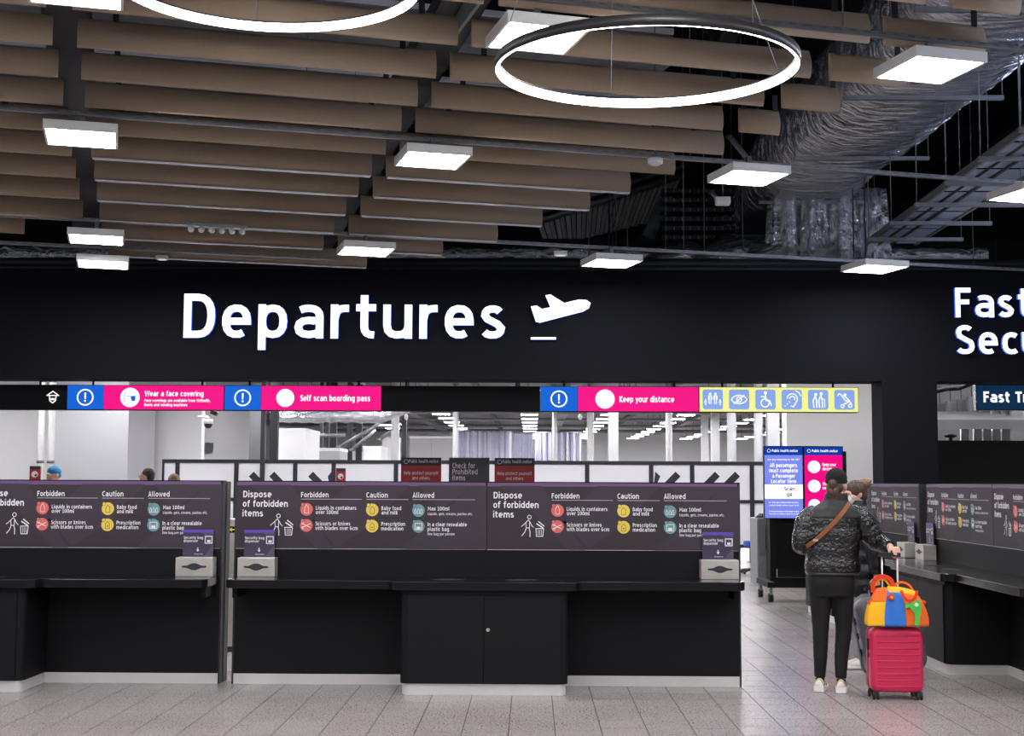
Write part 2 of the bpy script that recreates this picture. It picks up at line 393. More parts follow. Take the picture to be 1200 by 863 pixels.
# bay with camera and a small opening
a = PY(236, 520, 33.2).x; b = PY(296, 520, 33.2).x; zo0 = PY(240, 532, 33.2).z; zo1 = PY(240, 519, 33.2).z; xo1 = PY(250, 520, 33.2).x
wb = MB(); wb.box(a, 33.2, 0, b, 33.5, zo0); wb.box(xo1, 33.2, zo0, b, 33.5, zo1); wb.box(a, 33.2, zo1, b, 33.5, 4.75)
tag(wb.build('wall_bay', M_hallwall), kind='structure')
slab_px('wall_pier', 922, 1090, 22.0, .4, M_hallwall)
slab_px('trim_1', 292, 306, 32.4, .5, M_greymetal)
# ================================================================== CEILING BAFFLES (a plane that falls gently towards the fascia)
PHI = R(16.6); UU = Vector((math.cos(PHI), math.sin(PHI), 0)); VV = Vector((-math.sin(PHI), math.cos(PHI), 0))
Z0c, Bc = 5.07, .066
def cpt(u, v, dz=0): return UU * u + VV * v + Vector((0, 0, Z0c - Bc * v + dz))
ORD = ['nearest', 'second', 'third', 'fourth', 'fifth', 'sixth', 'seventh', 'eighth', 'ninth', 'tenth', 'eleventh', 'twelfth', 'thirteenth', 'fourteenth', 'fifteenth', 'sixteenth', 'seventeenth', 'eighteenth']
def baffle(u0, u1, v, label, strip=False):
    r = empty('ceiling_baffle', cpt((u0 + u1) / 2, v), PHI, label, 'baffle', 'tan ceiling baffles')
    L = (u1 - u0) / 2; h = .205
    MB().prism([(.03, 0), (.044, .004), (.05, .03), (.05, h - .01), (.044, h), (.036, h), (.022, h * .85), (.008, h * .68), (0, h * .5), (.001, h * .34), (.007, h * .2), (.017, h * .08)], -L, L, axis='x', smooth=True).build('felt_blade', M_tan, r)
    if strip: MB().box(-L + .01, .004, -.012, L - .01, .046, 0).build('gap_light_strip', M_gap_flange, r)  # pale strip stands in for light seen through the gap behind the blade
    for x in (-L * .8, L * .8): MB().box(x - .02, .018, h - .01, x + .02, .03, h + .12).build('hanger', M_darkmetal, r)
VR = [6.03, 6.68, 7.27, 7.93, 8.62, 9.25, 9.86, 10.46, 11.10, 11.74, 12.40, 13.10, 13.84, 14.57, 15.38]
for k, v in enumerate(VR):
    st = v > 11.3
    ue = -.55 + .015 * max(0, (v - 8.6))
    us = ue + .155
    if v < 14.5:
        baffle(-5.2, ue, v, 'tan felt baffle, %s row, in the block left of the long gap' % ORD[k], False)
    elif v < 15: baffle(-4.2, ue - .6, v, 'short tan felt baffle hanging furthest back left of the gap')
    ur = 2.05 - .01 * max(0, v - 8.6)
    if v > 15: ur = 2.6
    baffle(us if v < 14.9 else -.25, ur, v, 'long tan felt baffle, %s row, in the middle block' % ORD[k], st)
    if v < 15:
        e = {6: 4.75, 7: 4.72}.get(k)
        ends = [4.75, 4.74, 4.73, 4.72, 4.65, 4.59, 4.53, 4.81, 4.63, 4.45, 4.28, 4.01, 3.74, 3.31]
        baffle(2.15, ends[k], v, 'tan felt baffle, %s row, in the block above the ring lamp' % ORD[k], st)
    if v < 10 and k > 1:
        e = {2: 5.41, 3: 5.61, 4: 5.42, 5: 5.23, 6: 5.03}[k]
        baffle({2: 4.92, 3: 4.84, 4: 4.81, 5: 4.75, 6: 4.68}[k], e, v, 'short stub of tan baffle before the foil duct, %s row' % ORD[k])
for u, v in ((5.9, 7.27), (6.0, 6.68)):
    baffle(u, u + 1.4, v, 'tan baffle beyond the stubs at the top right, v row %.0f' % (v * 10) if 0 else ('tan baffle right of the stubs, upper row' if v < 7 else 'tan baffle right of the stubs, lower row'))
# dark carrier beams above the gaps between the blocks
for u, nm in ((-.47, 'left gap'), (2.1, 'middle gap')):
    r = empty('carrier_beam', cpt(u, 6, .3), PHI, 'dark sheet metal carrier beam above the %s between baffles' % nm, 'beam')
    a = Vector((0, 0, 0)); Lb = 10.2; m = MB(); dz = -Bc * Lb
    for (x0, z0, x1, z1) in ((-.16, 0, .16, .015), (-.16, 0, -.145, .12), (.145, 0, .16, .12)):
        m.add([(x0, 0, z0), (x1, 0, z0), (x1, Lb, z0 + dz), (x0, Lb, z0 + dz), (x0, 0, z1), (x1, 0, z1), (x1, Lb, z1 + dz), (x0, Lb, z1 + dz)],
              [(3, 2, 1, 0), (4, 5, 6, 7), (0, 1, 5, 4), (1, 2, 6, 5), (2, 3, 7, 6), (3, 0, 4, 7)])
    m.build('channel', M_darkmetal, r)
    for k in range(9):
        y = .6 + k * 1.1
        MB().box(-.16, y, .12 - Bc * y, .16, y + .04, .16 - Bc * y).build('cross_bracket', M_greymetal, r)
    MB().box(-.012, .3, .02 + dz / 2, .012, 3, .05).build('cable_run', M_galv, r)

# ================================================================== SQUARE LAMPS AND TRACKS
def make_square_lamp():
    r = empty('ceiling_lamp', label='x', cat='lamp')
    s = .265
    m = MB()
    m.box(-s, -s, 0, s, -s + .018, .07).box(-s, s - .018, 0, s, s, .07).box(-s, -s + .018, 0, -s + .018, s - .018, .07).box(s - .018, -s + .018, 0, s, s - .018, .07).box(-s + .018, -s + .018, .055, s - .018, s - .018, .07)
    m.build('housing', M_whiteplastic, r)
    MB().box(-s + .018, -s + .018, .006, s - .018, s - .018, .02).build('diffuser', M_lamp, r)
    MB().box(-.02, -.02, .07, .02, .02, .19).build('bracket', M_greymetal, r)
    return r
lamp0 = make_square_lamp(); lamp_used = False
def lamp(u, v, label, dz=-.12, group='square ceiling lamps over the departures counters'):
    global lamp_used
    o = lamp0 if not lamp_used else copy_tree(lamp0)
    lamp_used = True
    o.location = cpt(u, v, dz - .06); o.rotation_euler = (0, 0, PHI); o['label'] = label; o['group'] = group
    return o
LAMPS = [(2.40, 7.97, 'large white square lamp partly behind the hanging ring'), (5.12, 7.87, 'square lamp below the tan stub at the foil duct'),
  (-.39, 10.68, 'square lamp over the left gap between the baffles'), (2.32, 10.62, 'square lamp above the letters e and s of the sign'),
  (5.05, 10.50, 'square lamp hanging right of the smoke detector'), (-.34, 13.94, 'small square lamp, upper of the two above the letter area at far left'),
  (2.33, 13.87, 'square lamp just above the middle letters of the sign'), (5.02, 13.85, 'square lamp above the aeroplane symbol'),
  (8.17, 13.74, 'square lamp in front of the black wall at the pier'), (-.29, 15.06, 'small square lamp, lower of the pair at far left above the black wall'),
  (-.35, 7.93, 'square lamp cut by the top edge left of the first ring'), (7.85, 7.8, 'square lamp above the foil duct at the top right corner')]
for u, v, l in LAMPS:
    o = lamp(u, v, l)
    if u == 8.17: o.location = PY(1025, 316, 14.9)
n = 0
for v in (5.1, 2.3, -.5, -3.3):
    for u in (-5.8, -3.1, -.39, 2.35, 5.1, 7.8):
        n += 1; lamp(u, v, 'square lamp over the approach, %s row in front of the baffles, %s from the left' % (['first', 'second', 'third', 'fourth'][(n - 1) // 6], ['first', 'second', 'third', 'fourth', 'fifth', 'sixth'][(n - 1) % 6]), group='lamps above the approach')
for n, (u, v) in enumerate(((-3.1, 10.68), (-3.1, 13.94), (-3.1, 7.93), (7.8, 10.45), (-5.8, 7.93), (-5.8, 10.68))):
    lamp(u, v, 'square lamp beyond the ends of the baffles, %s of six' % ['first', 'second', 'third', 'fourth', 'fifth', 'sixth'][n], group='lamps beside the view')
def track(v, u0, u1, label, dz=.0, hw=.02):
    r = empty('lighting_track', cpt((u0 + u1) / 2, v, dz - .01), PHI, label, 'track')
    L = (u1 - u0) / 2
    MB().box(-L, -hw, .0, L, hw, .012).box(-L, -hw, .012, L, -hw + .005, .034).box(-L, hw - .005, .012, L, hw, .034).build('channel', M_galv, r)
    m = MB(); k = -L + .1
    while k < L - .1: m.box(k, -hw - .002, .016, k + .05, -hw, .028); k += .11
    tag(m.build('slots', M_greymetal, r), kind='stuff')
    for x in (-L * .9, -L * .45, 0, L * .45, L * .9): MB().tube((x, 0, .05), (x, 0, 3), .004, n=5).build('hanger_rod', M_greymetal, r)
track(10.66, -6, 8.6, 'long perforated steel track carrying the middle row of square lamps')
track(13.9, -6, 10.4, 'long steel track carrying the lamps just above the black wall')
track(7.93, -6, 8.5, 'steel track at the top carrying the nearest row of lamps', dz=.05)
track(15.06, -5.5, 2.2, 'thin steel track furthest back above the sign wall')

# small fittings
def fitting(name, px, py, Y, parts, label, cat):
    p = PY(px, py, Y); r = empty(name, p, 0, label, cat); parts(r); return r
fitting('smoke_detector', 768, 189, 11.3, lambda r: (MB().tube((0, 0, -.02), (0, 0, .02), .062, .066, n=20).build('body', M_whiteplastic, r), MB().tube((0, 0, -.035), (0, 0, -.02), .035, .05, n=16).build('sensor_cap', M_white, r), MB().tube((0, 0, .02), (0, 0, 1.2), .005, n=6).build('drop_rod', M_greymetal, r)), 'round white smoke detector below the end of the tan baffles', 'detector')
fitting('emergency_light', 657, 296, 14.6, lambda r: (MB().box(-.07, -.05, -.03, .07, .05, .01).build('housing', M_whiteplastic, r), MB().box(-.05, -.04, -.036, .05, .04, -.03).build('lens', mat('dim_lens', 'd8dcf0', .3, emit=.8), r)), 'small white emergency light on the track left of a square lamp', 'light')
fitting('sensor_box', 847, 236, 12.5, lambda r: (MB().box(-.065, -.05, -.035, .065, .05, .035).build('housing', M_whiteplastic, r, bevel=.006), MB().tube((0, 0, .035), (0, 0, 1.5), .005, n=6).build('drop_rod', M_greymetal, r)), 'small white box on a rod below the square lamp', 'sensor')
fitting('exit_light', 190, 302, 14.8, lambda r: (MB().box(-.06, -.05, -.02, .06, .05, .02).build('housing', M_whiteplastic, r),MB().box(-.04, -.04, -.026, .04, .04, -.02).build('lens', MATS['dim_lens'], r)), 'small white fitting behind the two far left lamps', 'light')
r = empty('sensor_bar', PY(254, 270, 13.4), PHI, 'row of six small white spheres on a rail between baffles', 'sensor')
MB().box(-.3, -.015, .035, .3, .015, .06).build('rail', M_galv, r)
for k in range(6): MB().ell((-.25 + k * .1, 0, 0), (.034, .034, .034), n=12).build('globe', M_whiteplastic, r)

# ================================================================== RING PENDANTS
def ring_lamp(c, Rr, tilt, label, wires):
    r = empty('ring_pendant', c, 0, label, 'lamp', 'ring pendants'); r.rotation_euler = (tilt, 0, 0)
    N = 96; H = .058
    def rg(prof, name, m):
        mb = MB(); rings = []
        for i in range(N + 1):
            t = 2 * math.pi * i / N
            rings.append([Vector((q * math.cos(t), q * math.sin(t), z)) for q, z in prof])
        mb.loft(rings, caps=False); return mb.build(name, m, r)
    rg([(Rr, 0), (Rr, H), (Rr - .03, H), (Rr - .03, H - .006), (Rr - .006, H - .006), (Rr - .006, 0)], 'housing', mat('ring_black', '2c2a2c', .45, .3))
    rg([(Rr - .0065, .002), (Rr - .0065, H - .008), (Rr - .022, H - .008), (Rr - .022, .002)], 'diffuser', M_ring)
    for t, dx in wires:
        p = Vector((Rr * math.cos(R(t)), Rr * math.sin(R(t)), H))
        MB().tube(p, p + Vector((dx, 0, 1.6)), .0025, n=5).build('wire', M_galv, r)
ring_lamp(Vector((.632, 7.5, 3.905)), .85, .03, 'complete hanging ring lamp, black outside and glowing inside', ((100, .02), (-55, -.05), (20, -.55), (200, .5)))
ring_lamp(Vector((-1.47, 7.3, 4.32)), .85, .03, 'hanging ring lamp cut off by the top edge, glowing inside', ((105, -.05), (-60, .05), (10, -.5), (190, .5)))

# ================================================================== ILLUMINATED LETTERS
M_face = mat('letter_face_white', (1, 1, 1), .5, emit=1.6)
M_side = mat('letter_side_blue', (.05, .16, .9), .5, emit=1.0)
def extrude_flat(vs_, fs, th, mb, M, mi_front=0, mi_side=1):
    """flat faces in x,y -> solid th thick along -Y world (front)"""
    n = len(vs_); cnt = {}
    for f in fs:
        for i in range(len(f)):
            e = (f[i], f[(i + 1) % len(f)]); cnt[e] = 1
    base = len(mb.v)
    mb.v += [tuple(M @ Vector((v[0], -th, v[1]))) for v in vs_] + [tuple(M @ Vector((v[0], 0, v[1]))) for v in vs_]
    for f in fs: mb.f.append([base + i for i in f]); mb.m.append(mi_front); mb.sm.append(False)
    for f in fs: mb.f.append([base + n + i for i in f][::-1]); mb.m.append(mi_side); mb.sm.append(False)
    for a, b in cnt:
        if (b, a) not in cnt: mb.f.append([base + b, base + a, base + n + a, base + n + b]); mb.m.append(mi_side); mb.sm.append(False)
def weld(vs_, fs):
    key = {}; mp = []; out = []
    for v in vs_:
        k = (round(v[0], 4), round(v[1], 4))
        if k not in key: key[k] = len(out); out.append((v[0], v[1]))
        mp.append(key[k])
    fs2 = []
    for f in fs:
        g = [mp[i] for i in f]; g = [g[i] for i in range(len(g)) if g[i] != g[i - 1]]
        if len(set(g)) >= 3: fs2.append(g)
    return out, fs2
def letters(root, s, x0, x1, zb, cap, bold, gap=None):
    """letters one by one between x0 and x1; widths from the font, spaced evenly"""
    gs = [text_geo(ch, bold, 5) for ch in s]
    sy = cap / CAP; ws = [g[3] - g[2] for g in gs]
    g0 = gap if gap is not None else .075
    tot = sum(ws) + g0 * (len(s) - 1); sx = (x1 - x0) / tot
    x = x0
    for ch, g, wd in zip(s, gs, ws):
        vs_, fs = [(v.x, v.y) for v in g[0]], g[1]
        vs_ = [((a - g[2]) * sx, b * sy) for a, b in vs_]
        mb = MB(); extrude_flat(vs_, fs, .05, mb, Matrix.Identity(4))
        mb.build('letter', [M_face, M_side], root, (x, 0, zb)); x += (wd + g0) * sx
sg = empty('illuminated_sign', (0, FY - .01, 0), 0, 'large white glowing Departures letters with aeroplane symbol on black wall', 'sign')
letters(sg, 'Departures', -4.114, -.322, 3.283, .53, .012, .15)
def pxs(pts, Y): return [(PY(x, y, Y).x, PY(x, y, Y).z) for x, y in pts]
def sym(name, pts, root, ax='y'):
    mb = MB(); q = pxs(pts, FY)
    extrude_flat(q, [list(range(len(q)))], .05, mb, Matrix.Identity(4)); return mb.build(name, [M_face, M_side], root)
aero = [(622, 360), (629, 359), (635, 363), (645, 361), (639, 347), (645, 346), (661, 356), (678, 352), (687, 352.5), (692, 356), (690, 362), (683, 366), (652, 374), (633, 379), (628, 378)]
sym('aeroplane_symbol', aero[::-1], sg)
sym('underline', [(622, 396), (651.5, 396), (651.5, 398.7), (622, 398.7)][::-1], sg)
s2 = empty('illuminated_sign', (0, FY - .01, 0), 0, 'white glowing Fast Security letters on the black wall at the right edge', 'sign')
letters(s2, 'Fast', 4.95, 5.83, 3.553, .35, .012, .14)
letters(s2, 'Security', 4.95, 6.70, 3.118, .345, .012, .14)

# ================================================================== OVERHEAD LIGHTBOX SIGNS
def em(name, h, s=1): return mat(name, h, .35, emit=s)
E_blue = em('lit_blue', '0a62d6', 1.0); E_pink = em('lit_pink', 'f40a86', 1.0); E_yellow = em('lit_yellow', 'f3f593', 1.0); E_white = em('lit_white', 'ffffff', 1.15)
E_sky = em('lit_sky_blue', '88a6ea', 1.0); M_gloss = mat('black_gloss', '0c0c0e', .2)
SY = 16.2
def sx(px): return PY(px, 468, SY).x
SZ0, SZ1 = 2.445, 2.745
def lightbox(name, px0, px1, label, segs, deco, cat='sign', grp=None):
    x0, x1 = sx(px0), sx(px1)
    r = empty(name, ((x0 + x1) / 2, SY, SZ0), 0, label, cat, grp); L = (x1 - x0) / 2; c = (x0 + x1) / 2; H = SZ1 - SZ0
    MB().box(-L, .004, 0, L, .16, H).build('casing', mat('sign_casing_black', '060608', .7, spec=.1), r)
    for (p0, p1, m) in segs:
        MB().box(sx(p0) - c, -.004, .006, sx(p1) - c - .004, .004, H - .006).build('lit_panel', m, r)
    fl = Flat(.0015); deco(fl, lambda p: sx(p) - c, H)
    if fl.v: fl.build('symbols', [E_white, E_sky, E_blue, E_pink], r, (0, -.005, 0))
    for x in (-L * .7, L * .7): MB().tube((x, .08, H), (x, .08, 4.75 - SZ0 if False else ZB - SZ0), .014, n=8).build('suspension_rod', M_darkmetal, r)
    return r
PP = (SZ1 - SZ0) / 30.0   # metres per picture pixel on the sign face
def notice(fl, X, px):      # ring with exclamation mark
    x = X(px); z = .15
    fl.arc(x, z, 9.2 * PP, 1.7 * PP, 0, 2, n=32); fl.poly([(x - 1.1 * PP, z + 5.6 * PP), (x - .8 * PP, z - 2 * PP), (x + .8 * PP, z - 2 * PP), (x + 1.1 * PP, z + 5.6 * PP)], 0, 2); fl.disc(x, z - 4.3 * PP, 1.2 * PP, 0, 2)
def d1(fl, X, H):
    notice(fl, X, 100); z = .15
    fl.disc(X(152.5), z, 11.6 * PP, 0, 2, 36); x = X(152.5)
    fl.arc(x - 1 * PP, z, 6.5 * PP, .7 * PP, 2, 3, 120, 240); fl.line([(x - 6 * PP, z + 2 * PP), (x + 1 * PP, z + 1 * PP)], .6 * PP, 2, 3); fl.poly([(x + .5 * PP, z + 1.5 * PP), (x + 6.5 * PP, z + 2 * PP), (x + 6.5 * PP, z - 4 * PP), (x + 2 * PP, z - 4.5 * PP)], 2, 3)
    fl.text('Wear a face covering', X(169.5), z + 1.6 * PP, 6.2 * PP, X(238.5) - X(169.5), 0, bold=.03)
    fl.text('Face coverings are available from WHSmith,', X(169.5), z - 5.2 * PP, 3.4 * PP, X(246.5) - X(169.5), 0, bold=.03, res=1)
    fl.text('Boots and vending machines', X(169.5), z - 10.4 * PP, 3.4 * PP, X(220) - X(169.5), 0, bold=.03, res=1)
def d2(fl, X, H):
    z = .15; notice(fl, X, 284.5); fl.disc(X(334.5), z, 10.7 * PP, 0, 2, 36)
    fl.text('Self scan boarding pass', X(352), z - 3.6 * PP, 7 * PP, X(434) - X(352), 0, bold=.03)
def d3(fl, X, H):
    z = .15; notice(fl, X, 655); x = X(709); fl.disc(x, z, 11.4 * PP, 0, 2, 36)
    for s_ in (-1, 1): fl.arc(x + s_ * 6 * PP, z, 2.4 * PP, .4 * PP, 1, 3, n=12)
    fl.text('Keep your distance', X(726), z - 3.6 * PP, 7 * PP, X(790) - X(726), 0, bold=.03)
def stick(fl, x, z, s, mi=0, ly=3, legs=True, lean=0):
    fl.disc(x + lean * s, z + 7 * s, 1.5 * s, mi, ly, 12); fl.line([(x - 2.2 * s, z), (x - 1.8 * s, z + 4.6 * s), (x + 1.8 * s, z + 4.6 * s), (x + 2.2 * s, z)], .9 * s, mi, ly)
    if legs: fl.line([(x - 1.2 * s, z + 4 * s), (x - 1.1 * s, z - 5.5 * s)], 1 * s, mi, ly); fl.line([(x + 1.2 * s, z + 4 * s), (x + 1.1 * s, z - 5.5 * s)], 1 * s, mi, ly)
def d4(fl, X, H):
    z = .15; s = PP
    for k in range(6):
        x = X(835.2 + 30.85 * k)
        fl.poly([(x + a, z + b) for a, b in rrect(-12 * s, -11.8 * s, 12 * s, 11.8 * s, 3 * s)], 1, 2)
        if k == 0:
            stick(fl, x - 3.2 * s, z, .95 * s); stick(fl, x + 3.2 * s, z, .95 * s); stick(fl, x - 8.6 * s, z - 4 * s, .5 * s); stick(fl, x + 8.6 * s, z - 4 * s, .5 * s)
        elif k == 1:
            pts = [(x + 9 * s * math.cos(t), z + 5 * s * math.sin(t) * abs(math.sin(t)) ** .3) for t in [R(a) for a in range(0, 361, 15)]]
            fl.line(pts, 1.1 * s, 0, 3); fl.arc(x, z, 3 * s, 1.1 * s, 0, 3, n=16); fl.line([(x - 6 * s, z - 5 * s), (x + 6 * s, z + 5 * s)], 1.1 * s, 0, 3)
        elif k == 2:
            fl.disc(x, z + 8 * s, 1.9 * s, 0, 3, 12); fl.line([(x, z + 5.5 * s), (x + .5 * s, z - 1 * s), (x + 5 * s, z - 1.5 * s), (x + 7 * s, z - 7 * s)], 1.3 * s, 0, 3); fl.arc(x - .5 * s, z - 4 * s, 4.8 * s, 1.2 * s, 0, 3, n=20); fl.line([(x, z + 3 * s), (x - 5 * s, z + 3.5 * s)], 1.2 * s, 0, 3)
        elif k == 3:
            fl.arc(x + .5 * s, z + 1 * s, 6 * s, 1.2 * s, 0, 3, -40, 180, 16); fl.arc(x + .5 * s, z + 1 * s, 3 * s, 1.1 * s, 0, 3, -30, 180, 12)
            fl.line([(x + 5 * s, z - 3 * s), (x + 2 * s, z - 8.5 * s), (x - 1 * s, z - 7.5 * s)], 1.2 * s, 0, 3)
            for q in range(3): fl.disc(x - 8 * s + q * 2.6 * s, z - 7.5 * s + q * 2.4 * s, .8 * s, 0, 3, 8)
            fl.arc(x + 3 * s, z + 3 * s, 7.5 * s, 1.1 * s, 0, 3, 10, 80, 8)
        elif k == 4:
            for dx, q in ((-3.6, .9), (3, 1.05)):
                fl.disc(x + (dx + .8) * s, z + 7 * q * s, 1.8 * s, 0, 3, 12); fl.line([(x + (dx + .3) * s, z + 4.8 * q * s), (x + (dx - 2.4) * s, z - 1 * s), (x + (dx - 1.5) * s, z - 9 * s)], 1.3 * s, 0, 3)
                fl.line([(x + (dx + .3) * s, z + 4.8 * q * s), (x + (dx + 1.8) * s, z - 1 * s), (x + (dx + 1.8) * s, z - 9 * s)], 1.3 * s, 0, 3)
            fl.line([(x + 4 * s, z + 1 * s), (x + 7.6 * s, z + .5 * s), (x + 7.6 * s, z - 9 * s)], .9 * s, 0, 3)
        else:
            fl.line([(x - 8 * s, z + 5 * s), (x - 6.5 * s, z + 7.5 * s), (x - 4 * s, z + 6 * s), (x + 1 * s, z - 1 * s), (x + 6 * s, z - 1.5 * s), (x - 2 * s, z - 6 * s)], 1.2 * s, 0, 3)
            fl.disc(x + .5 * s, z + 5.8 * s, 1.9 * s, 0, 3, 12); fl.line([(x, z + 4 * s), (x + 4 * s, z + 1 * s), (x + 8 * s, z - 5 * s)], 1.3 * s, 0, 3)
            fl.arc(x - 2.5 * s, z - 7.5 * s, 1.9 * s, 1 * s, 0, 3, n=12); fl.arc(x + 6.5 * s, z - 7 * s, 1.9 * s, 1 * s, 0, 3, n=12)
def d0(fl, X, H):
    z = .15; x = X(62); s = PP
    fl.line([(x - 7 * s, z + 2 * s), (x, z + 7 * s), (x + 7 * s, z + 2 * s), (x - 7 * s, z + 2 * s)], 1.2 * s, 0, 2)
    fl.line([(x - 4 * s, z + 2 * s), (x - 3.5 * s, z - 4 * s), (x, z - 7 * s), (x + 3.5 * s, z - 4 * s), (x + 4 * s, z + 2 * s)], 1.2 * s, 0, 2); fl.rect(x - 2.5 * s, z - 3.6 * s, x + 2.5 * s, z - 1.2 * s, 0, 2)
lightbox('hanging_sign_box', -150, 78.2, 'black sign box at the left end with a small face symbol', [], d0)
lightbox('hanging_sign_box', 78.8, 262.5, 'blue and pink lit sign reading Wear a face covering', [(79, 121.5, E_blue), (121.8, 262.3, E_pink)], d1)
lightbox('hanging_sign_box', 263, 447, 'blue and pink lit sign reading Self scan boarding pass', [(263.2, 306, E_blue), (306.3, 446.8, E_pink)], d2)
lightbox('hanging_sign_box', 447.5, 632.8, 'blank unlit black sign box between the two pink signs', [], lambda *a: None)
lightbox('hanging_sign_box', 633.3, 819, 'blue and pink lit sign reading Keep your distance', [(633.5, 677, E_blue), (677.3, 818.8, E_pink)], d3)
lightbox('hanging_sign_box', 819.5, 1006, 'pale yellow lit sign with six blue passenger assistance symbols', [(819.7, 1005.8, E_yellow)], d4)

# ================================================================== COUNTERS
M_poster = mat('poster_plum', '383036', .6, spec=.25); M_poster2 = mat('poster_plum_light', '3f3640', .6, spec=.25); M_band = mat('poster_purple_band', '62466c', .5)
M_red = mat('print_red', 'd0645c', .5); M_yel = mat('print_yellow', 'dcc14c', .5); M_teal = mat('print_teal', '628f92', .5); M_line = mat('print_line', 'a9a2ab', .5); M_edge = mat('poster_edge_trim', '807a80', .4, .4)
M_dark = mat('print_dark', '4a4432', .5); M_violet = mat('print_violet', '5a3fa8', .5); M_card = mat('dispenser_card', '372f46', .4); M_card2 = mat('dispenser_card_light', '4c435a', .4)
PW, PH = 2.0, .536
def make_poster_mesh():
    k = 1 / 147.3
    def X(px): return (px - 275.5) * k
    def Z(py): return (645.3 - py) * k
    f = Flat(.0005)
    W, P2, BD, RD, YL, TL, LN, DK = range(8)
    f.rect(0, .0, PW - .003, PH - .03, 8, 0)
    f.rect(0, PH - .03, PW - .003, PH, BD, 0)
    f.poly([(X(290), Z(570)), (X(340), Z(570)), (X(390), Z(645)), (X(372), Z(645)), (X(318), Z(590))], P2, 1)
    f.poly([(X(375), Z(600)), (X(405), Z(570)), (X(480), Z(570)), (X(430), Z(620)), (X(395), Z(643)), (X(365), Z(612))], P2, 1)
    f.poly([(X(490), Z(570)), (X(555), Z(570)), (X(515), Z(600))], P2, 1); f.poly([(X(555), Z(570)), (X(571), Z(570)), (X(571), Z(645)), (X(470), Z(645))], P2, 1)
    # fine line along the foot
    f.rect(0, 0, PW - .003, .005, LN, 1)
    T_ = lambda s, x, y, cap, wd, b=.012, r=2: f.text(s, X(x), Z(y), cap * k, wd * k, W, 3, b, res=r)
    T_('Dispose', 283, 584.9, 7.6, 33.5, .018); T_('of forbidden', 282.7, 596, 7.6, 53.3, .018); T_('items', 282.5, 607.3, 7.6, 24.5, .018)
    for s, x, wd, xe in (('Forbidden', 351.5, 32.6, 423.5), ('Caution', 428.8, 25.3, 478.6), ('Allowed', 483.5, 25.3, 557)):
        T_(s, x, 584.6, 6.2, wd, .012); f.rect(X(x), Z(587), X(xe), Z(586.3), LN, 2)
    for cx, ys, c in ((358.3, (598.7, 617.6), RD), (436, (599, 618), YL), (490.6, (599.5, 618.1), TL)):
        for y in ys:
            f.disc(X(cx), Z(y), 7.4 * k, c, 2, 28); f.disc(X(cx - 4.6), Z(y - 5.6), 2.3 * k, P2, 3, 12); f.disc(X(cx - 4.6), Z(y - 5.6), 1.9 * k, c, 4, 12)
    f.line([(X(356), Z(603)), (X(356), Z(597)), (X(358.3), Z(593)), (X(360.6), Z(597)), (X(360.6), Z(603)), (X(356), Z(603))], .5 * k, W, 3)
    f.line([(X(353.5), Z(615.5)), (X(363), Z(620))], .7 * k, W, 3); f.line([(X(353.5), Z(620)), (X(363), Z(615.5))], .7 * k, W, 3); f.arc(X(354), Z(615), 1.3 * k, .5 * k, W, 3, n=10); f.arc(X(354), Z(620.5), 1.3 * k, .5 * k, W, 3, n=10)
    f.line([(X(433.6), Z(603.5)), (X(433.6), Z(597.5)), (X(436), Z(595)), (X(438.4), Z(597.5)), (X(438.4), Z(603.5)), (X(433.6), Z(603.5))], .6 * k, DK, 3)
    f.line([(X(433.6), Z(622.5)), (X(433.6), Z(617)), (X(436), Z(614)), (X(438.4), Z(617)), (X(438.4), Z(622.5)), (X(433.6), Z(622.5))], .6 * k, DK, 3); f.disc(X(436), Z(619.5), .9 * k, DK, 3, 8)
    for x, s in ((486.8, 1), (490.6, 1.3), (494, 1.2)): f.line([(X(x - s), Z(603)), (X(x - s), Z(600)), (X(x), Z(597.5)), (X(x + s), Z(600)), (X(x + s), Z(603)), (X(x - s), Z(603))], .5 * k, W, 3)
    f.line([(X(486.6), Z(622)), (X(486.6), Z(614.6)), (X(494.8), Z(614.6)), (X(494.8), Z(622)), (X(486.6), Z(622))], .7 * k, W, 3); f.rect(X(488.3), Z(621.5), X(493), Z(618.5), W, 3)
    T_('Liquids in containers', 369.3, 599.1, 4.5, 47.8); T_('over 100ml', 369.3, 604.2, 4.5, 26.6); T_('Scissors or knives', 369.2, 617.5, 4.5, 41); T_('with blades over 6cm', 369, 622.8, 4.5, 50)
    T_('Baby food', 446.8, 599.2, 4.5, 23.3); T_('and milk', 446.8, 604.3, 4.5, 19.4); T_('Prescription', 446.8, 617.6, 4.5, 28.2); T_('medication', 446.8, 623, 4.5, 26)
    T_('Max 100ml', 501.6, 599.4, 4.5, 25.3); T_('Liquids, gels, creams, pastes etc.', 501.6, 604.8, 3.1, 52.7, 0, 1); T_('In a clear resealable', 501.4, 617.9, 4.5, 46.3); T_('plastic bag', 501.4, 623.4, 4.5, 25.3); T_('One bag per person', 501.4, 628.4, 3.1, 31.8, 0, 1)
    f.arc(X(325.2), Z(606.6), 2.2 * k, .8 * k, W, 3, n=16)
    f.line([(X(324), Z(610)), (X(321), Z(613)), (X(321.6), Z(619)), (X(325.3), Z(619.5)), (X(325.6), Z(612)), (X(324), Z(610))], .8 * k, W, 3)
    f.line([(X(321), Z(613)), (X(318), Z(616)), (X(315.8), Z(617.5))], .8 * k, W, 3); f.line([(X(326), Z(612.5)), (X(328), Z(616.5)), (X(330), Z(618.5))], .8 * k, W, 3)
    f.line([(X(321.8), Z(619)), (X(320), Z(624)), (X(316.5), Z(628.5))], .9 * k, W, 3); f.line([(X(325), Z(619.5)), (X(326), Z(624)), (X(326), Z(629.5))], .9 * k, W, 3)
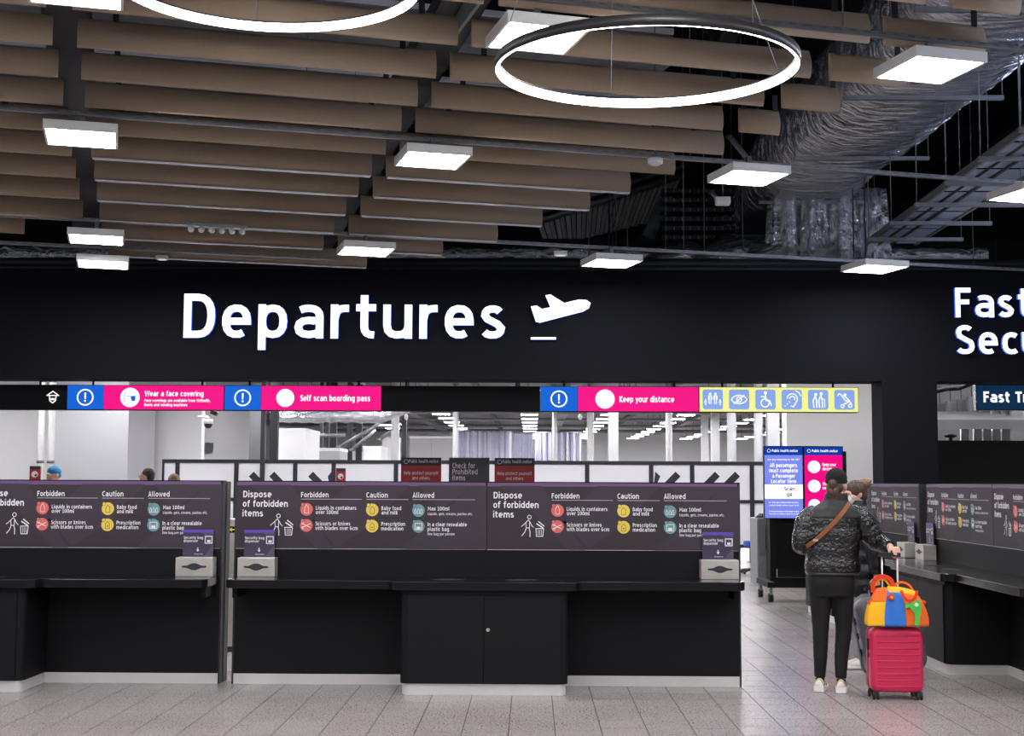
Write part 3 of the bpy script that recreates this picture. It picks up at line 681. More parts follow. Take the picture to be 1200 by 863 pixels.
    f.line([(X(333), Z(620)), (X(333.6), Z(629)), (X(341), Z(629)), (X(342), Z(620)), (X(333), Z(620))], .9 * k, W, 3)
    for x in (335.6, 337.5, 339.4): f.line([(X(x), Z(621.5)), (X(x), Z(627.5))], .6 * k, W, 3)
    f.line([(X(334), Z(614.5)), (X(341), Z(619))], 1.4 * k, W, 3); f.line([(X(336), Z(611.8)), (X(342.5), Z(617))], 1.2 * k, W, 3)
    return f.mesh('poster_print', [M_print_white, M_poster2, M_band, M_red, M_yel, M_teal, M_line, M_dark, M_poster])
poster_me = make_poster_mesh()
def make_counter(label, C=2.015, cw=.635):
    r = empty('disposal_counter', (0, 0, 0), 0, label, 'counter')
    W = 4.03; cwx0, cwx1 = C - cw, C + cw
    MB().box(0, 0, 0, W, .09, 1.6).build('back_panel', M_black, r)
    MB().box(-.006, -.006, 1.6, W + .006, .096, 1.608).build('top_edge_trim', M_gloss, r)
    for x in (0, W): MB().box(x - .006, -.004, 0, x + .006, .094, 1.6).build('end_trim', M_darkmetal, r)
    for k in (0, 1):
        p = MB().box(.008 + k * 2.01, -.006, 1.064, .008 + k * 2.01 + PW, 0, 1.6).build('poster_board', M_black, r)
        link('poster_print', poster_me, p, (.008 + k * 2.01, -.007, 1.064))
    # worktop in one piece: shallow wings, deeper over the cabinet, rounded
    d0, d1 = -.47, -.57
    pts = [(W - .02, 0), (.02, 0), (.02, d0 + .10)]
    for t in range(0, 91, 15): pts.append((.12 - .1 * math.cos(R(t)), d0 + .1 - .1 * math.sin(R(t))))
    a = cwx0 - .09
    pts += [(a - .06, d0), (a, d0 + .01)]
    for t in range(0, 91, 15): pts.append((a + .10 - .1 * math.cos(R(t)), d1 + .09 - .09 * math.sin(R(t))))
    b = cwx1 + .09
    for t in range(90, -1, -15): pts.append((b - .10 + .1 * math.cos(R(t)), d1 + .09 - .09 * math.sin(R(t))))
    pts += [(b, d0 + .01), (b + .06, d0)]
    for t in range(90, -1, -15): pts.append((W - .12 + .1 * math.cos(R(t)), d0 + .1 - .1 * math.sin(R(t))))
    MB().prism(pts, .785, .85).build('worktop', M_blackgloss, r, bevel=.004)
    for x in (C - .42, C + .14):
        MB().prism([(x + .14 + .13 * math.cos(R(t)), -.32 + .075 * math.sin(R(t))) for t in range(0, 360, 15)], .848, .8515).build('disposal_slot', M_void, r)
    # cabinet
    cyf = -.52
    MB().prism(rrect(cwx0, cyf, cwx1, -.001, .06, 6, (0, 0, 1, 1)), .085, .785).build('cabinet_body', M_black, r)
    for x0, x1 in ((cwx0 + .055, C - .002), (C + .002, cwx1 - .055)):
        d = MB().box(x0, cyf - .014, .092, x1, cyf - .001, .745).build('door', M_black, r, bevel=.002)
        if x0 > C - .1: MB().tube((x0 + .03, cyf - .014, .49), (x0 + .03, cyf - .024, .49), .014, n=14).tube((x0 + .03, cyf - .024, .49), (x0 + .03, cyf - .028, .49), .008, n=10).build('lock', M_steel, d)
    MB().prism(rrect(cwx0 + .015, cyf + .012, cwx1 - .015, -.001, .055, 6, (0, 0, 1, 1)), 0, .085).build('cabinet_plinth', M_plinth, r)
    MB().box(.01, -.008, 0, cwx0 + .014, 0, .08).build('plinth', M_plinth, r); MB().box(cwx1 - .014, -.008, 0, W - .01, 0, .08).build('plinth', M_plinth, r)
    # legs space uprights under the wings
    for x in (.05, W - .09): MB().box(x, -.30, .70, x + .04, 0, .785).build('bracket', M_black, r)
    return r
BY = 10.98
c_main = make_counter('long black disposal counter in the middle with two posters'); c_main.location = (-2.376, BY, 0)
c_left = copy_tree(c_main); c_left.location = (-2.483 - 4.03, BY, 0); c_left['label'] = 'black disposal counter on the left, its far end out of the picture'
MB().box(4.036, .09, 0, 4.045, .22, 1.6).build('end_panel', mat('end_grey', '3c3d42', .6), c_left)
c_r1 = make_counter('black disposal counter running along the right side, nearer one beside the pink suitcase', 1.52, .80); c_r1.location = (4.03, 14.06, 0); c_r1.rotation_euler = (0, 0, -math.pi / 2)
c_r2 = copy_tree(c_r1); c_r2.location = (3.98, 14.14 + 4.03, 0); c_r2['label'] = 'disposal counter on the right side behind the two women, the farther one'

# ---- security bag dispensers (steel box with a card above)
def make_dispenser():
    r = empty('bag_dispenser', (0, 0, 0), 0, 'x', 'dispenser', 'security bag dispensers')
    bx = MB().box(-.148, -.13, 0, .148, 0, .15).build('steel_box', M_steel, r, bevel=.004)
    pts = []
    for t in range(0, 361, 12)[:-1]:
        c_, s_ = math.cos(R(t)), math.sin(R(t)); pts.append((.095 * c_, .078 + .026 * s_ * abs(s_) ** .6))
    pts = [(x_, .078 + z_) for x_, z_ in ((-.1, 0), (-.092, -.007), (-.06, -.009), (-.015, -.027), (.015, -.027), (.06, -.009), (.092, -.007), (.1, 0), (.092, .007), (.06, .009), (.015, .027), (-.015, .027), (-.06, .009), (-.092, .007))]
    MB().prism(pts, -.1325, -.129, axis='y').build('opening', mat('slot_dark', '2a2b31', .5), r)
    MB().box(-.122, -.02, .15, .122, -.013, .365).build('card', M_card, r)
    f = Flat(.0006); s = .0067
    f.rect(-.122, .342, .122, .365, 1, 1); f.poly([(.03, .342), (.122, .342), (.122, .25)], 2, 1); f.poly([(.122, .25), (.122, .15), (.05, .15)], 2, 1)
    f.text('Security bag', -.115, .292, .021, .155, 0, 3); f.text('dispenser', -.115, .266, .021, .115, 0, 3)
    f.line([(.058, .258), (.058, .312), (.112, .312), (.112, .258), (.058, .258)], .007, 0, 3); f.rect(.073, .266, .1, .284, 0, 3)
    f.line([(0, .222), (0, .195)], .007, 0, 3); f.poly([(-.013, .207), (0, .190), (.013, .207)], 0, 3); f.text('One bag per person', -.03, .168, .009, .07, 0, 3, 0, res=1)
    f.build('card_print', [M_print_white, M_violet, M_card2], r, (0, -.0205, 0))
    return r
dp = make_dispenser()
def place_disp(x, y, rz, label, d=None):
    o = dp if d is None else copy_tree(dp); o.location = (x, y, .85); o.rotation_euler = (0, 0, rz); o['label'] = label
def mx_(px, py): return PY(px, py, 10.85).x
place_disp(mx_(300.5, 665), BY - .016, 0, 'steel security bag dispenser at the left end of the middle counter')
place_disp(mx_(843.5, 665), BY - .016, 0, 'steel security bag dispenser at the right end of the middle counter', 1)
place_disp(mx_(228, 665), BY - .016, 0, 'steel security bag dispenser at the right end of the left counter', 1)
place_disp(4.014, 13.86, -math.pi / 2, 'security bag dispenser at the far end of the near right counter', 1)
place_disp(3.964, 14.36, -math.pi / 2, 'security bag dispenser at the near end of the far right counter', 1)
# ================================================================== SEARCH HALL BEYOND
def hall_lamp_proto():
    r = empty('hall_lamp', label='x', cat='lamp')
    MB().box(-.31, -.31, 0, .31, .31, .05).build('housing', M_whiteplastic, r); MB().box(-.285, -.285, -.006, .285, .285, 0).build('diffuser', M_hlamp, r); MB().tube((0, 0, .05), (0, 0, .8), .012, n=6).build('suspension_rod', M_greymetal, r)
    return r
UNI = ['first', 'second', 'third', 'fourth', 'fifth', 'sixth', 'seventh', 'eighth', 'ninth']
def ordw(n):
    if n <= 18: return (['first'] + ORD[1:])[n - 1]
    if n == 19: return 'nineteenth'
    t = {2: ('twentieth', 'twenty-'), 3: ('thirtieth', 'thirty-'), 4: ('fortieth', 'forty-')}[n // 10]
    return t[0] if n % 10 == 0 else t[1] + UNI[n % 10 - 1]
hl0 = hall_lamp_proto(); hl_used = False
ROWN = ['over the plant enclosures', 'above the Check sign', 'above the plastic sheeting', 'right of the slim column', 'under the word distance', 'beside the thick column', 'furthest to the right']
HX = [-6.1, -3.15, -.1, 2.65, 5.3, 8.1, 11]
for a, X in enumerate(HX):
    ny = 0; Y = 19.3
    while Y < 75:
        if not (X < -4 and Y > 60) and not (4 < X < 7 and 21 < Y < 23):
            o = hl0 if not hl_used else copy_tree(hl0); hl_used = True
            o.location = (X, Y, 3.95); o['group'] = 'ceiling lamps of the search hall'
            o['label'] = 'hall lamp, %s back from the near end, in the row %s' % (ordw(ny + 1), ROWN[a])
            ny += 1
        Y += 3.1
for X, Y in ((-9, 19.3), (-9, 22.4), (-9, 25.5), (-9, 28.4), (-11.8, 25.5), (-11.8, 28.4)):
    o = copy_tree(hl0); o.location = (X, Y, 3.95); o['label'] = 'hall lamp near the white walls at left, %s of six' % UNI[(int(Y - 19) // 3) + (2 if X < -10 else 0)]; o['group'] = 'ceiling lamps of the search hall'
# services under the hall ceiling: cable trays and pipes across and along, one thing each
k = 0
Y = 18.0; 
while Y < 74:
    z = 4.12 + .22 * ((k * 7) % 3) * .6; r0 = random.uniform(.03, .07)
    r = empty('service_pipe' if k % 3 else 'cable_tray', (0, Y, z), 0, '%s crossing under the hall ceiling, %s back from the sign wall' % ('grey pipe' if k % 3 else 'steel cable tray', ordw(k + 1)), 'pipe' if k % 3 else 'tray', 'services crossing the hall ceiling')
    x0, x1 = (-11 if Y > 28 else -7), 15.5
    if k % 3: MB().tube((x0, 0, 0), (x1, 0, 0), r0, n=8).build('pipe_run', M_galv if k % 2 else M_greymetal, r)
    else: MB().box(x0, -.15, 0, x1, .15, .01).box(x0, -.15, .01, x1, -.14, .07).box(x0, .14, .01, x1, .15, .07).build('tray', M_galv, r)
    for q in range(7): MB().box(x0 + 1 + q * 3.2, -.01, .02, x0 + 1.02 + q * 3.2, .01, 4.75 - z).build('hanger', M_darkmetal, r)
    Y += random.uniform(1.6, 2.6); k += 1
for q, (X, z, rr) in enumerate(((-4.6, 4.2, .1), (-1.6, 4.3, .06), (1.2, 4.25, .12), (4.0, 4.3, .07), (6.7, 4.2, .1), (9.5, 4.3, .08))):
    r = empty('long_duct', (X, 17.5, z), 0, 'grey duct running away under the hall ceiling beside the lamps %s' % ROWN[q], 'duct', 'ducts along the hall ceiling')
    MB().box(-rr * 1.5, 0, 0, rr * 1.5, 56, rr * 1.6).build('duct_run', M_darkmetal if q % 2 else M_galv, r)
# round white columns
COLS = [(692, 40, .10, 'slim white column right of the plastic sheeting'), (718.5, 36, .13, 'white column, second right of the sheeting'), (784, 38, .09, 'slim white column below the word distance'), (857.5, 30, .10, 'white column left of the health notice screens'),
        (889, 30, .10, 'thin white column below the yellow sign'), (905.5, 30, .13, 'thick perforated white column nearest the pale pier'), (838, 48, .14, 'white column far back right, beside the thick one'), (826, 52, .13, 'pale column furthest back on the right side'), (463, 34, .10, 'steel column left of the Check sign'), (534, 42, .09, 'slim white column behind the Check sign'), (650, 44, .08, 'slim pole in front of the plastic sheeting')]
for px, Y, rr, l in COLS:
    x = PY(px, 520, Y).x; r = empty('white_column', (x, Y, 0), 0, l, 'column')
    if rr >= .13: MB().box(-rr, -rr, 0, rr, rr, 4.74).build('shaft', mat('column_white', 'bcbcc0', .7), r)
    else: MB().tube((0, 0, 0), (0, 0, 4.74), rr, n=16).build('shaft', mat('column_white', 'bcbcc0', .7), r)
    MB().box(-rr - .03, -rr - .03, 4.6, rr + .03, rr + .03, 4.745).build('head_plate', M_galv, r); MB().box(-rr - .03, -rr - .03, 0, rr + .03, rr + .03, .03).build('foot_plate', M_galv, r)
for px, Y, l in ((48, 23.5, 'pair of white pipes at far left, left one'), (60, 23.5, 'pair of white pipes at far left, right one')):
    x = PY(px, 520, Y).x; r = empty('wall_pipe', (x, Y, 0), 0, l, 'pipe'); MB().tube((0, 0, 0), (0, 0, 4.74), .055, n=12).build('pipe', M_white, r)
    for z in (.5, 1.9, 3.3): MB().tube((0, 0, z), (0, 0, z + .05), .064, n=12).build('clamp', M_greymetal, r)
# boxes of plant, left of centre
def room_box(px0, px1, pyt, Y, dep, m, label, name='plant_enclosure', side=True):
    a = PY(px0, 520, Y).x; b = PY(px1, 520, Y).x; zt = PY(px0, pyt, Y).z
    r = empty(name, ((a + b) / 2, Y, 0), 0, label, 'enclosure'); L = (b - a) / 2
    MB().box(-L, 0, 0, L, dep, zt).build('casing', m, r, bevel=.01); MB().box(-L - .01, -.01, zt - .06, L + .01, dep, zt + .02).build('cap_rail', M_white, r)
    k = int(2 * L / 1.0)
    for i in range(1, k + 1): MB().box(-L + i * 2 * L / (k + 1) - .004, -.004, .05, -L + i * 2 * L / (k + 1) + .004, 0, zt - .08).build('joint_strip', M_greymetal, r)
room_box(318, 358, 503, 30, 2, M_white, 'tall cream enclosure behind the barriers left of centre')
room_box(366, 398, 526, 34, 1.5, M_hallwall2, 'low grey enclosure right of the tall cream one')
room_box(400, 426, 530, 36.5, 1.4, M_white, 'low white enclosure between the grey one and a pole')
room_box(426, 447, 524, 33, 1.4, M_white, 'cream enclosure nearest the slanting pipes')
room_box(480, 531, 512, 50, 1, M_hallwall2, 'grey panel block behind the Check for Prohibited items sign')
room_box(448, 466, 513, 44, 1, M_hallwall, 'pale block behind the slim steel column')
for q, (px, w_, y0, y1, Y, l) in enumerate(((309.5, 5, 470, 531, 28, 'black upright beside the grey wall end'), (322, 9, 485, 527, 29, 'dark grey duct drop beside the cream enclosure'), (377, 4, 500, 526, 36, 'black upright behind the low grey enclosure'), (384, 4, 498, 526, 37, 'second black upright behind the low grey enclosure'), (391, 8, 497, 524, 38, 'broad dark upright behind the enclosures'), (410, 6, 508, 530, 36, 'dark upright above the low white enclosure'), (421, 7, 505, 530, 36.5, 'broad dark upright above the low white enclosure'), (474, 5, 510, 541, 45, 'dark post right of the slim steel column'))):
    p = PY(px, y0, Y); b = PY(px, y1, Y); h = w_ / 1600 * Y / 2
    r = empty('steel_upright', (p.x, Y, 0), 0, l, 'upright'); MB().box(-h, -.08, 0, h, .08, 4.7).build('shaft', M_darkmetal, r); MB().box(-h - .04, -.1, 0, h + .04, .1, .02).build('foot_plate', M_greymetal, r)
for q, (a, b, Y, l) in enumerate((((397, 525), (452, 492), 34.5, 'slanting steel pipe left of the lamp row'), ((412, 528), (440, 504), 35.5, 'second slanting steel pipe, shorter'), ((444, 516), (470, 497), 38, 'slanting steel pipe nearest the slim column'), ((370, 511), (404, 510), 33, 'level handrail pipe among the uprights'))):
    p = PY(*a, Y); s_ = PY(*b, Y); r = empty('steel_pipe', p, 0, l, 'pipe'); MB().tube((0, 0, 0), s_ - p, .045, n=8).build('pipe_run', M_galv, r)
    MB().tube((0, 0, -.02), (0, 0, .04), .07, n=8).build('collar', M_greymetal, r)
# foil ducts of the hall, high left
r = empty('foil_duct', PY(318, 487, 30), 0, 'crinkled foil duct running across above the cream enclosure', 'duct')
rg = []
for i in range(30):
    x = i * .11; q = .2 + .02 * math.sin(i * 2.2) + random.uniform(-.01, .01)
    rg.append([Vector((x, q * math.cos(R(t)), q * .8 * math.sin(R(t)) + (0 if i < 22 else (i - 22) * .04))) for t in range(0, 360, 30)])
MB().loft(rg).build('duct_run', M_foil, r)
# hanging plastic sheets at the far end
M_sheet = mat('plastic_sheet', 'b9b9cc', .35, bump=.6, bscale=2.5, var=.25, vscale=2)
for q, (p0, p1, Y, l) in enumerate(((532, 600, 56, 'large pale plastic sheet behind the Check sign'), (602, 625, 58, 'bluish plastic sheet hanging behind the Help protect sign'), (627, 682, 57, 'grey plastic sheet hanging left of the slim column'))):
    a, b = PY(p0, 520, Y).x, PY(p1, 520, Y).x; r = empty('plastic_sheet', ((a + b) / 2, Y, 0), 0, l, 'sheet'); n = 40; L = (b - a) / 2
    t = [(-L + 2 * L * i / n, .06 * math.sin(i * 1.3) + .04 * math.sin(i * 2.9 + q)) for i in range(n + 1)]
    MB().prism(t + [(x, y + .01) for x, y in t[::-1]], .1, 3.7).build('sheet', M_sheet, r); MB().tube((-L, 0, 3.7), (L, 0, 3.7), .03, n=8).build('rail', M_galv, r)
# dome camera, wall camera
def dome(px, py, Y, l):
    r = empty('dome_camera', PY(px, py, Y), 0, l, 'camera'); MB().tube((0, 0, 0), (0, 0, .09), .09, .085, n=18).build('housing', M_whiteplastic, r); MB().ell((0, 0, 0), (.08, .08, .09), n=16).build('dome', M_gloss, r)
    MB().tube((0, 0, .09), (0, 0, .14), .03, n=10).tube((-.01, 0, .13), (-.2, .02, .13), .025, n=8).build('arm', M_whiteplastic, r)
dome(244, 497, 25.5, 'white dome camera with black lens on the white wall at left')
r = empty('wall_camera', PY(251, 484, 25), 0, 'small black bullet camera above the dome camera', 'camera'); MB().tube((-.06, 0, .02), (.06, 0, -.03), .04, n=12).build('body', M_gloss, r); MB().box(-.02, -.02, .02, .02, .02, .12).build('bracket', M_whiteplastic, r)
for px, l in ((476, 'small white camera hanging left of the centre lamps'), (680, 'small white camera hanging below the Keep your distance sign')):
    r = empty('hanging_camera', PY(px, 489, 22), 0, l, 'camera'); MB().ell((0, 0, 0), (.035, .035, .05), n=12).build('body', M_whiteplastic, r); MB().tube((0, 0, .03), (0, 0, .5), .007, n=6).build('drop_rod', M_greymetal, r)

# ---- white barrier screens in dark frames with chevron stripes
M_panel = mat('barrier_white', 'dadae0', .45); M_frame = mat('barrier_frame', '1b1d27', .45); M_chev = mat('chevron_black', '1d1e24', .5)
BYY = 28.0
bnd = [190, 208, 277, 346, 391, 464, 540, 614, 688, 763, 811, 881, 950]
stripes = {2: [(297.5, -1), (321.5, -1)], 3: [(367, -1), (390, -1)], 9: [(768, 1), (791.6, 1)], 10: [(837.7, 1), (861.3, 1)]}
for i, (p0, p1) in enumerate(zip(bnd, bnd[1:])):
    a, b = PY(p0, 560, BYY).x, PY(p1, 560, BYY).x; zt = 2.05; L = (b - a) / 2
    r = empty('barrier_screen', ((a + b) / 2, BYY, 0), 0, 'white barrier screen in black frame%s, %s unit from the left end' % (' with black diagonal stripes' if i in stripes else '', ORD[i] if i else 'first'), 'screen', 'barrier screens across the hall')
    m = MB(); w_ = .045
    for x0, z0, x1, z1 in ((-L, .3, -L + w_, zt), (L - w_, .3, L, zt), (-L + w_, zt - .075, L - w_, zt), (-L + w_, .3, L - w_, .37), (-L + w_, 1.2, L - w_, 1.27)): m.box(x0, -.03, z0, x1, .03, z1)
    m.build('frame', M_frame, r)
    for z0, z1 in ((.37, 1.2), (1.27, zt - .075)): MB().box(-L + w_, -.01, z0, L - w_, .01, z1).build('infill_panel', M_panel, r)
    for x in (-L, L - .06): MB().box(x, -.03, .02, x + .06, .03, .3).box(x, -.3, 0, x + .06, .3, .02).build('leg', M_frame, r)
    for px, s_ in stripes.get(i, []):
        c = PY(px, 553, BYY); x = c.x - (a + b) / 2; z = c.z; q = s_
        pts = [(x, z), (x + .1 * q, z - .1), (x + .1 * q - .3 * q, z - .4), (x - .3 * q, z - .3)]
        xs = [max(-L + w_, min(L - w_, p[0])) for p in pts]; pts = [(xx, p[1]) for xx, p in zip(xs, pts)]
        if q < 0: pts = pts[::-1]
        MB().prism(pts[::-1], -.016, -.0105, axis='y').build('stripe', M_chev, r)
# ---- signs on stands
M_signdark = mat('sign_charcoal', '43464d', .5); M_signred = mat('sign_red', 'a4282c', .5); M_signhead = mat('sign_navy', '2b2d36', .5)
def stand_sign(px0, px1, pyt, Y, l, deco, m):
    a, b = PY(px0, 560, Y).x, PY(px1, 560, Y).x; zt = PY(px0, pyt, Y).z; L = (b - a) / 2
    r = empty('sign_stand', ((a + b) / 2, Y, 0), 0, l, 'sign'); MB().box(-L, -.02, .7, L, .02, zt).build('board', m, r); MB().box(-.03, .0, .02, .03, .04, .7).build('post', M_darkmetal, r); MB().box(-.25, -.2, 0, .25, .2, .02).build('foot_plate', M_darkmetal, r)
    f = Flat(.001); deco(f, L, zt); f.build('print', [M_print_white, M_signhead, M_signred, M_band], r, (0, -.021, 0))
def dh(f, L, zt):
    f.rect(-L, zt - .11, L, zt, 1, 1); f.rect(-L, zt - .42, L, zt - .11, 2, 1); f.arc(-L + .07, zt - .055, .028, .007, 0, 2, n=14); f.text('Public health notice', -L + .11, zt - .072, .045, 2 * L - .15, 0, 2)
    f.text('Help protect yourself', 0, zt - .235, .045, 2 * L * .86, 0, 2, .015, 'c'); f.text('and others', 0, zt - .305, .045, 2 * L * .44, 0, 2, .015, 'c')
def dc(f, L, zt):
    f.rect(-L, zt - .015, L, zt, 3, 1); f.text('Check for', -L + .05, zt - .15, .075, 2 * L * .56, 0, 2); f.text('Prohibited', -L + .05, zt - .235, .075, 2 * L * .62, 0, 2); f.text('items', -L + .05, zt - .32, .075, 2 * L * .32, 0, 2)
stand_sign(470, 517, 536.5, 19, 'red and black Help protect yourself sign left of the Check sign', dh, M_signred); stand_sign(526, 573.5, 536.5, 19.2, 'grey sign reading Check for Prohibited items', dc, M_signdark); stand_sign(579.5, 626.5, 537, 19, 'red and black Help protect yourself sign right of the Check sign', dh, M_signred)
def df(f, L, zt):
    f.rect(-L, zt - .045, L, zt, 1, 1); f.disc(0, zt - .12, L * .62, 0, 2, 20); f.rect(.0, zt - .15, L * .4, zt - .12, 1, 3); f.rect(-L * .7, zt - .23, L * .7, zt - .215, 0, 2)
stand_sign(35, 47.5, 546.5, 20, 'narrow red face covering notice on a stand at far left', df, M_signred); stand_sign(394, 405, 549, 20, 'narrow red face covering notice between barrier screens', df, M_signred)

# ---- display trolley with two upright screens
E_lav = em('lit_lavender', '7f8df2', 1.0); E_navy = em('lit_navy', '0b3fb0', .9)
sc_ = empty('display_trolley', (0, 0, 0), 0, 'black wheeled trolley carrying two tall health notice screens', 'display')
DY = 19.0
def dx(px): return PY(px, 565, DY).x
SB, ST = PY(920, 608.5, DY).z, PY(920, 523, DY).z
def screen(x0, x1, nm, deco, rz):
    s_ = MB().box(x0, 0, SB, x1, .07, ST).build('screen_housing', M_gloss, sc_, (0, DY, 0))
    f = Flat(.0012); deco(f, x0 + .012, x1 - .012, SB + .012, ST - .012); f.build('screen_picture', [E_white, E_lav, E_navy, E_pink, M_gloss], s_, (0, -.001, 0)); return s_
def dscr(f, a, b, z0, z1):
    W = b - a; H = z1 - z0; f.rect(a, z0, b, z1, 1, 1); f.rect(a, z1 - .115 * H, b, z1, 2, 2)
    f.arc(a + .12 * W, z1 - .055 * H, .022, .005, 0, 3, n=14); f.text('Public health notice', a + .2 * W, z1 - .072 * H, .036, W * .68, 0, 3, .02)
    c = (a + b) / 2
    f.text('Are you returning to the UK?', c, z1 - .19 * H, .026, W * .84, 0, 3, .01, 'c')
    for i, (t, wd) in enumerate((('All passengers', .72), ('must complete', .76), ('a Passenger', .6), ('Locator form', .66))): f.text(t, c, z1 - (.285 + .075 * i) * H, .054, W * wd, 0, 3, .03, 'c')
    f.rect(a, z0 + .27 * H, b, z0 + .47 * H, 0, 3); f.text('Scan', c + .15 * W, z0 + .385 * H, .05, W * .28, 4, 4, .02, 'c'); f.text('QR', c + .15 * W, z0 + .30 * H, .05, W * .15, 4, 4, .02, 'c')
    for i in range(4): f.text(('or visit gov.uk/provide-journey', 'contact details before travel to UK', 'For more information on Passenger Locator', 'Form visit our website or speak to our staff')[i], c, z0 + (.21, .17, .085, .05)[i] * H, .018, W * .78, 0, 3, .02, 'c', 1)
def dscr2(f, a, b, z0, z1):
    W = b - a; H = z1 - z0; f.rect(a, z0, b, z1, 3, 1); f.rect(a, z1 - .115 * H, b, z1, 2, 2)
    f.arc(a + .12 * W, z1 - .055 * H, .022, .005, 0, 3, n=14); f.text('Public health notice', a + .2 * W, z1 - .072 * H, .036, W * .68, 0, 3, .02)
    for i in range(3):
        z = z1 - (.28 + .27 * i) * H; f.disc(a + .25 * W, z, .165 * W, 0, 3, 28); f.arc(a + .25 * W, z, .08 * W, .006, 1, 4, 30, 300)
        for q, t in enumerate((('Keep your', 'distance'), ('Wash hands', 'regularly'), ('Wear a face', 'covering'))[i]): f.text(t, a + .47 * W, z + .012 - q * .058, .042, W * (.36 if i == 0 else .42), 0, 3, .03)
screen(dx(895), dx(941.6), 'l', dscr, 0); screen(dx(942), dx(988.5), 'r', dscr2, 0)
xm0, xm1 = dx(900), dx(984)
MB().box(dx(988.6), .04 + DY, SB + .02, dx(993), .3 + DY, ST - .07).build('rear_housing', M_gloss, sc_)
for x in (xm0 + .03, xm1 - .12): MB().box(x, DY + .08, .28, x + .09, DY + .16, SB + .3).build('upright', M_black, sc_)
MB().box(dx(903), DY + .18, .42, dx(985), DY + .22, SB).build('rear_cabinet_face', M_black, sc_)
MB().box(dx(902), DY + .06, .24, dx(988), DY + .17, .31).build('cross_beam', M_black, sc_)
for x in (dx(898), dx(988)):
    MB().box(x - .05, DY - .32, .2, x + .05, DY + .62, .27).build('foot_rail', M_black, sc_)
    for y in (DY - .26, DY + .56):
        c_ = MB().box(x - .02, y - .03, .1, x + .02, y + .03, .2).build('caster_fork', M_greymetal, sc_); MB().tube((x - .03, y + .02, .06), (x + .03, y + .02, .06), .06, n=18).build('wheel', M_rubber, c_)
# ---- equipment behind the trolley
r = empty('equipment_cabinet', (PY(897, 640, 22).x, 22.0, 0), 0, 'grey steel equipment cabinet behind the left end of the trolley', 'cabinet')
MB().box(-.13, 0, 0, .16, .7, 1.05).build('body', M_galv, r, bevel=.01); MB().box(-.10, -.01, .45, .03, 0, .95).build('door', M_greymetal, r); MB().box(.0, -.03, .55, .02, -.01, .9).build('handle', M_darkmetal, r); MB().tube((0, .3, 1.05), (0, .3, 1.12), .12, .05, n=16).build('lamp_cap', M_gloss, r)
r = empty('black_cabinet', (PY(930, 640, 21.4).x, 21.4, 0), 0, 'black tall cabinet with a pale strip behind the trolley', 'cabinet')
MB().box(-.34, 0, 0, .6, .5, 1.18).build('body', M_black, r, bevel=.01); MB().box(-.30, -.012, .12, -.26, 0, .80).build('pale_strip', M_white, r); MB().box(-.32, -.03, .8, -.1, 0, .94).build('control_box', M_whiteplastic, r); MB().box(-.32, -.03, 1.0, -.1, 0, 1.05).build('socket_strip', M_galv, r)
r = empty('swivel_stool', (PY(882, 640, 24.6).x + .05, 24.6, 0), 0, 'blue swivel stool with black star base in front of the barrier', 'stool')
MB().prism(rrect(-.2, -.18, .2, .18, .08), .48, .58).build('seat', mat('blue_fabric', '2f4f9c', .9), r, bevel=.02); MB().tube((0, 0, .08), (0, 0, .48), .035, n=12).build('gas_post', M_rubber, r)
for t in range(0, 360, 72):
    l_ = MB().tube((0, 0, .09), (.27 * math.cos(R(t)), .27 * math.sin(R(t)), .06), .022, n=8).build('base_arm', M_rubber, r); MB().ell((.27 * math.cos(R(t)), .27 * math.sin(R(t)), .03), (.03, .03, .03), n=10).build('caster', M_rubber, l_)
# gate post with arrow, black case in the gap
r = empty('gate_pedestal', (PY(276, 640, 13).x, 13.0, 0), 0, 'grey gate pedestal with a yellow arrow in the gap between counters', 'gate')
MB().box(-.07, 0, 0, .07, 1.2, PY(272, 608, 13).z).build('body', M_steel, r, bevel=.008); f = Flat(.001); z = PY(272, 621, 13).z; f.rect(-.068, z - .03, -.004, z + .03, 0, 1); f.poly([(-.062, z), (-.035, z + .024), (-.035, z - .024)], 1, 2); f.rect(-.04, z - .006, -.01, z + .006, 1, 2); f.build('arrow_label', [M_gloss, mat('arrow_yellow', 'd8c81a', .5)], r)
MB().box(-.075, -.005, .0, .075, 1.21, .05).build('base', M_darkmetal, r)
r = empty('cabin_case', (PY(266, 690, 18.2).x, 18.2, 0), 0, 'black soft case standing on the floor seen through the gap', 'case')
MB().prism(rrect(-.18, .05, .16, .56, .08), 0, .25, axis='y').build('body', M_rubber, r); MB().path([(-.08, .1, .56), (-.08, .1, .62), (.06, .1, .62), (.06, .1, .56)], .012).build('handle', M_rubber, r)
for x in (-.12, .1): MB().tube((x, .02, .03), (x, .06, .03), .03, n=12).build('wheel', M_rubber, r)

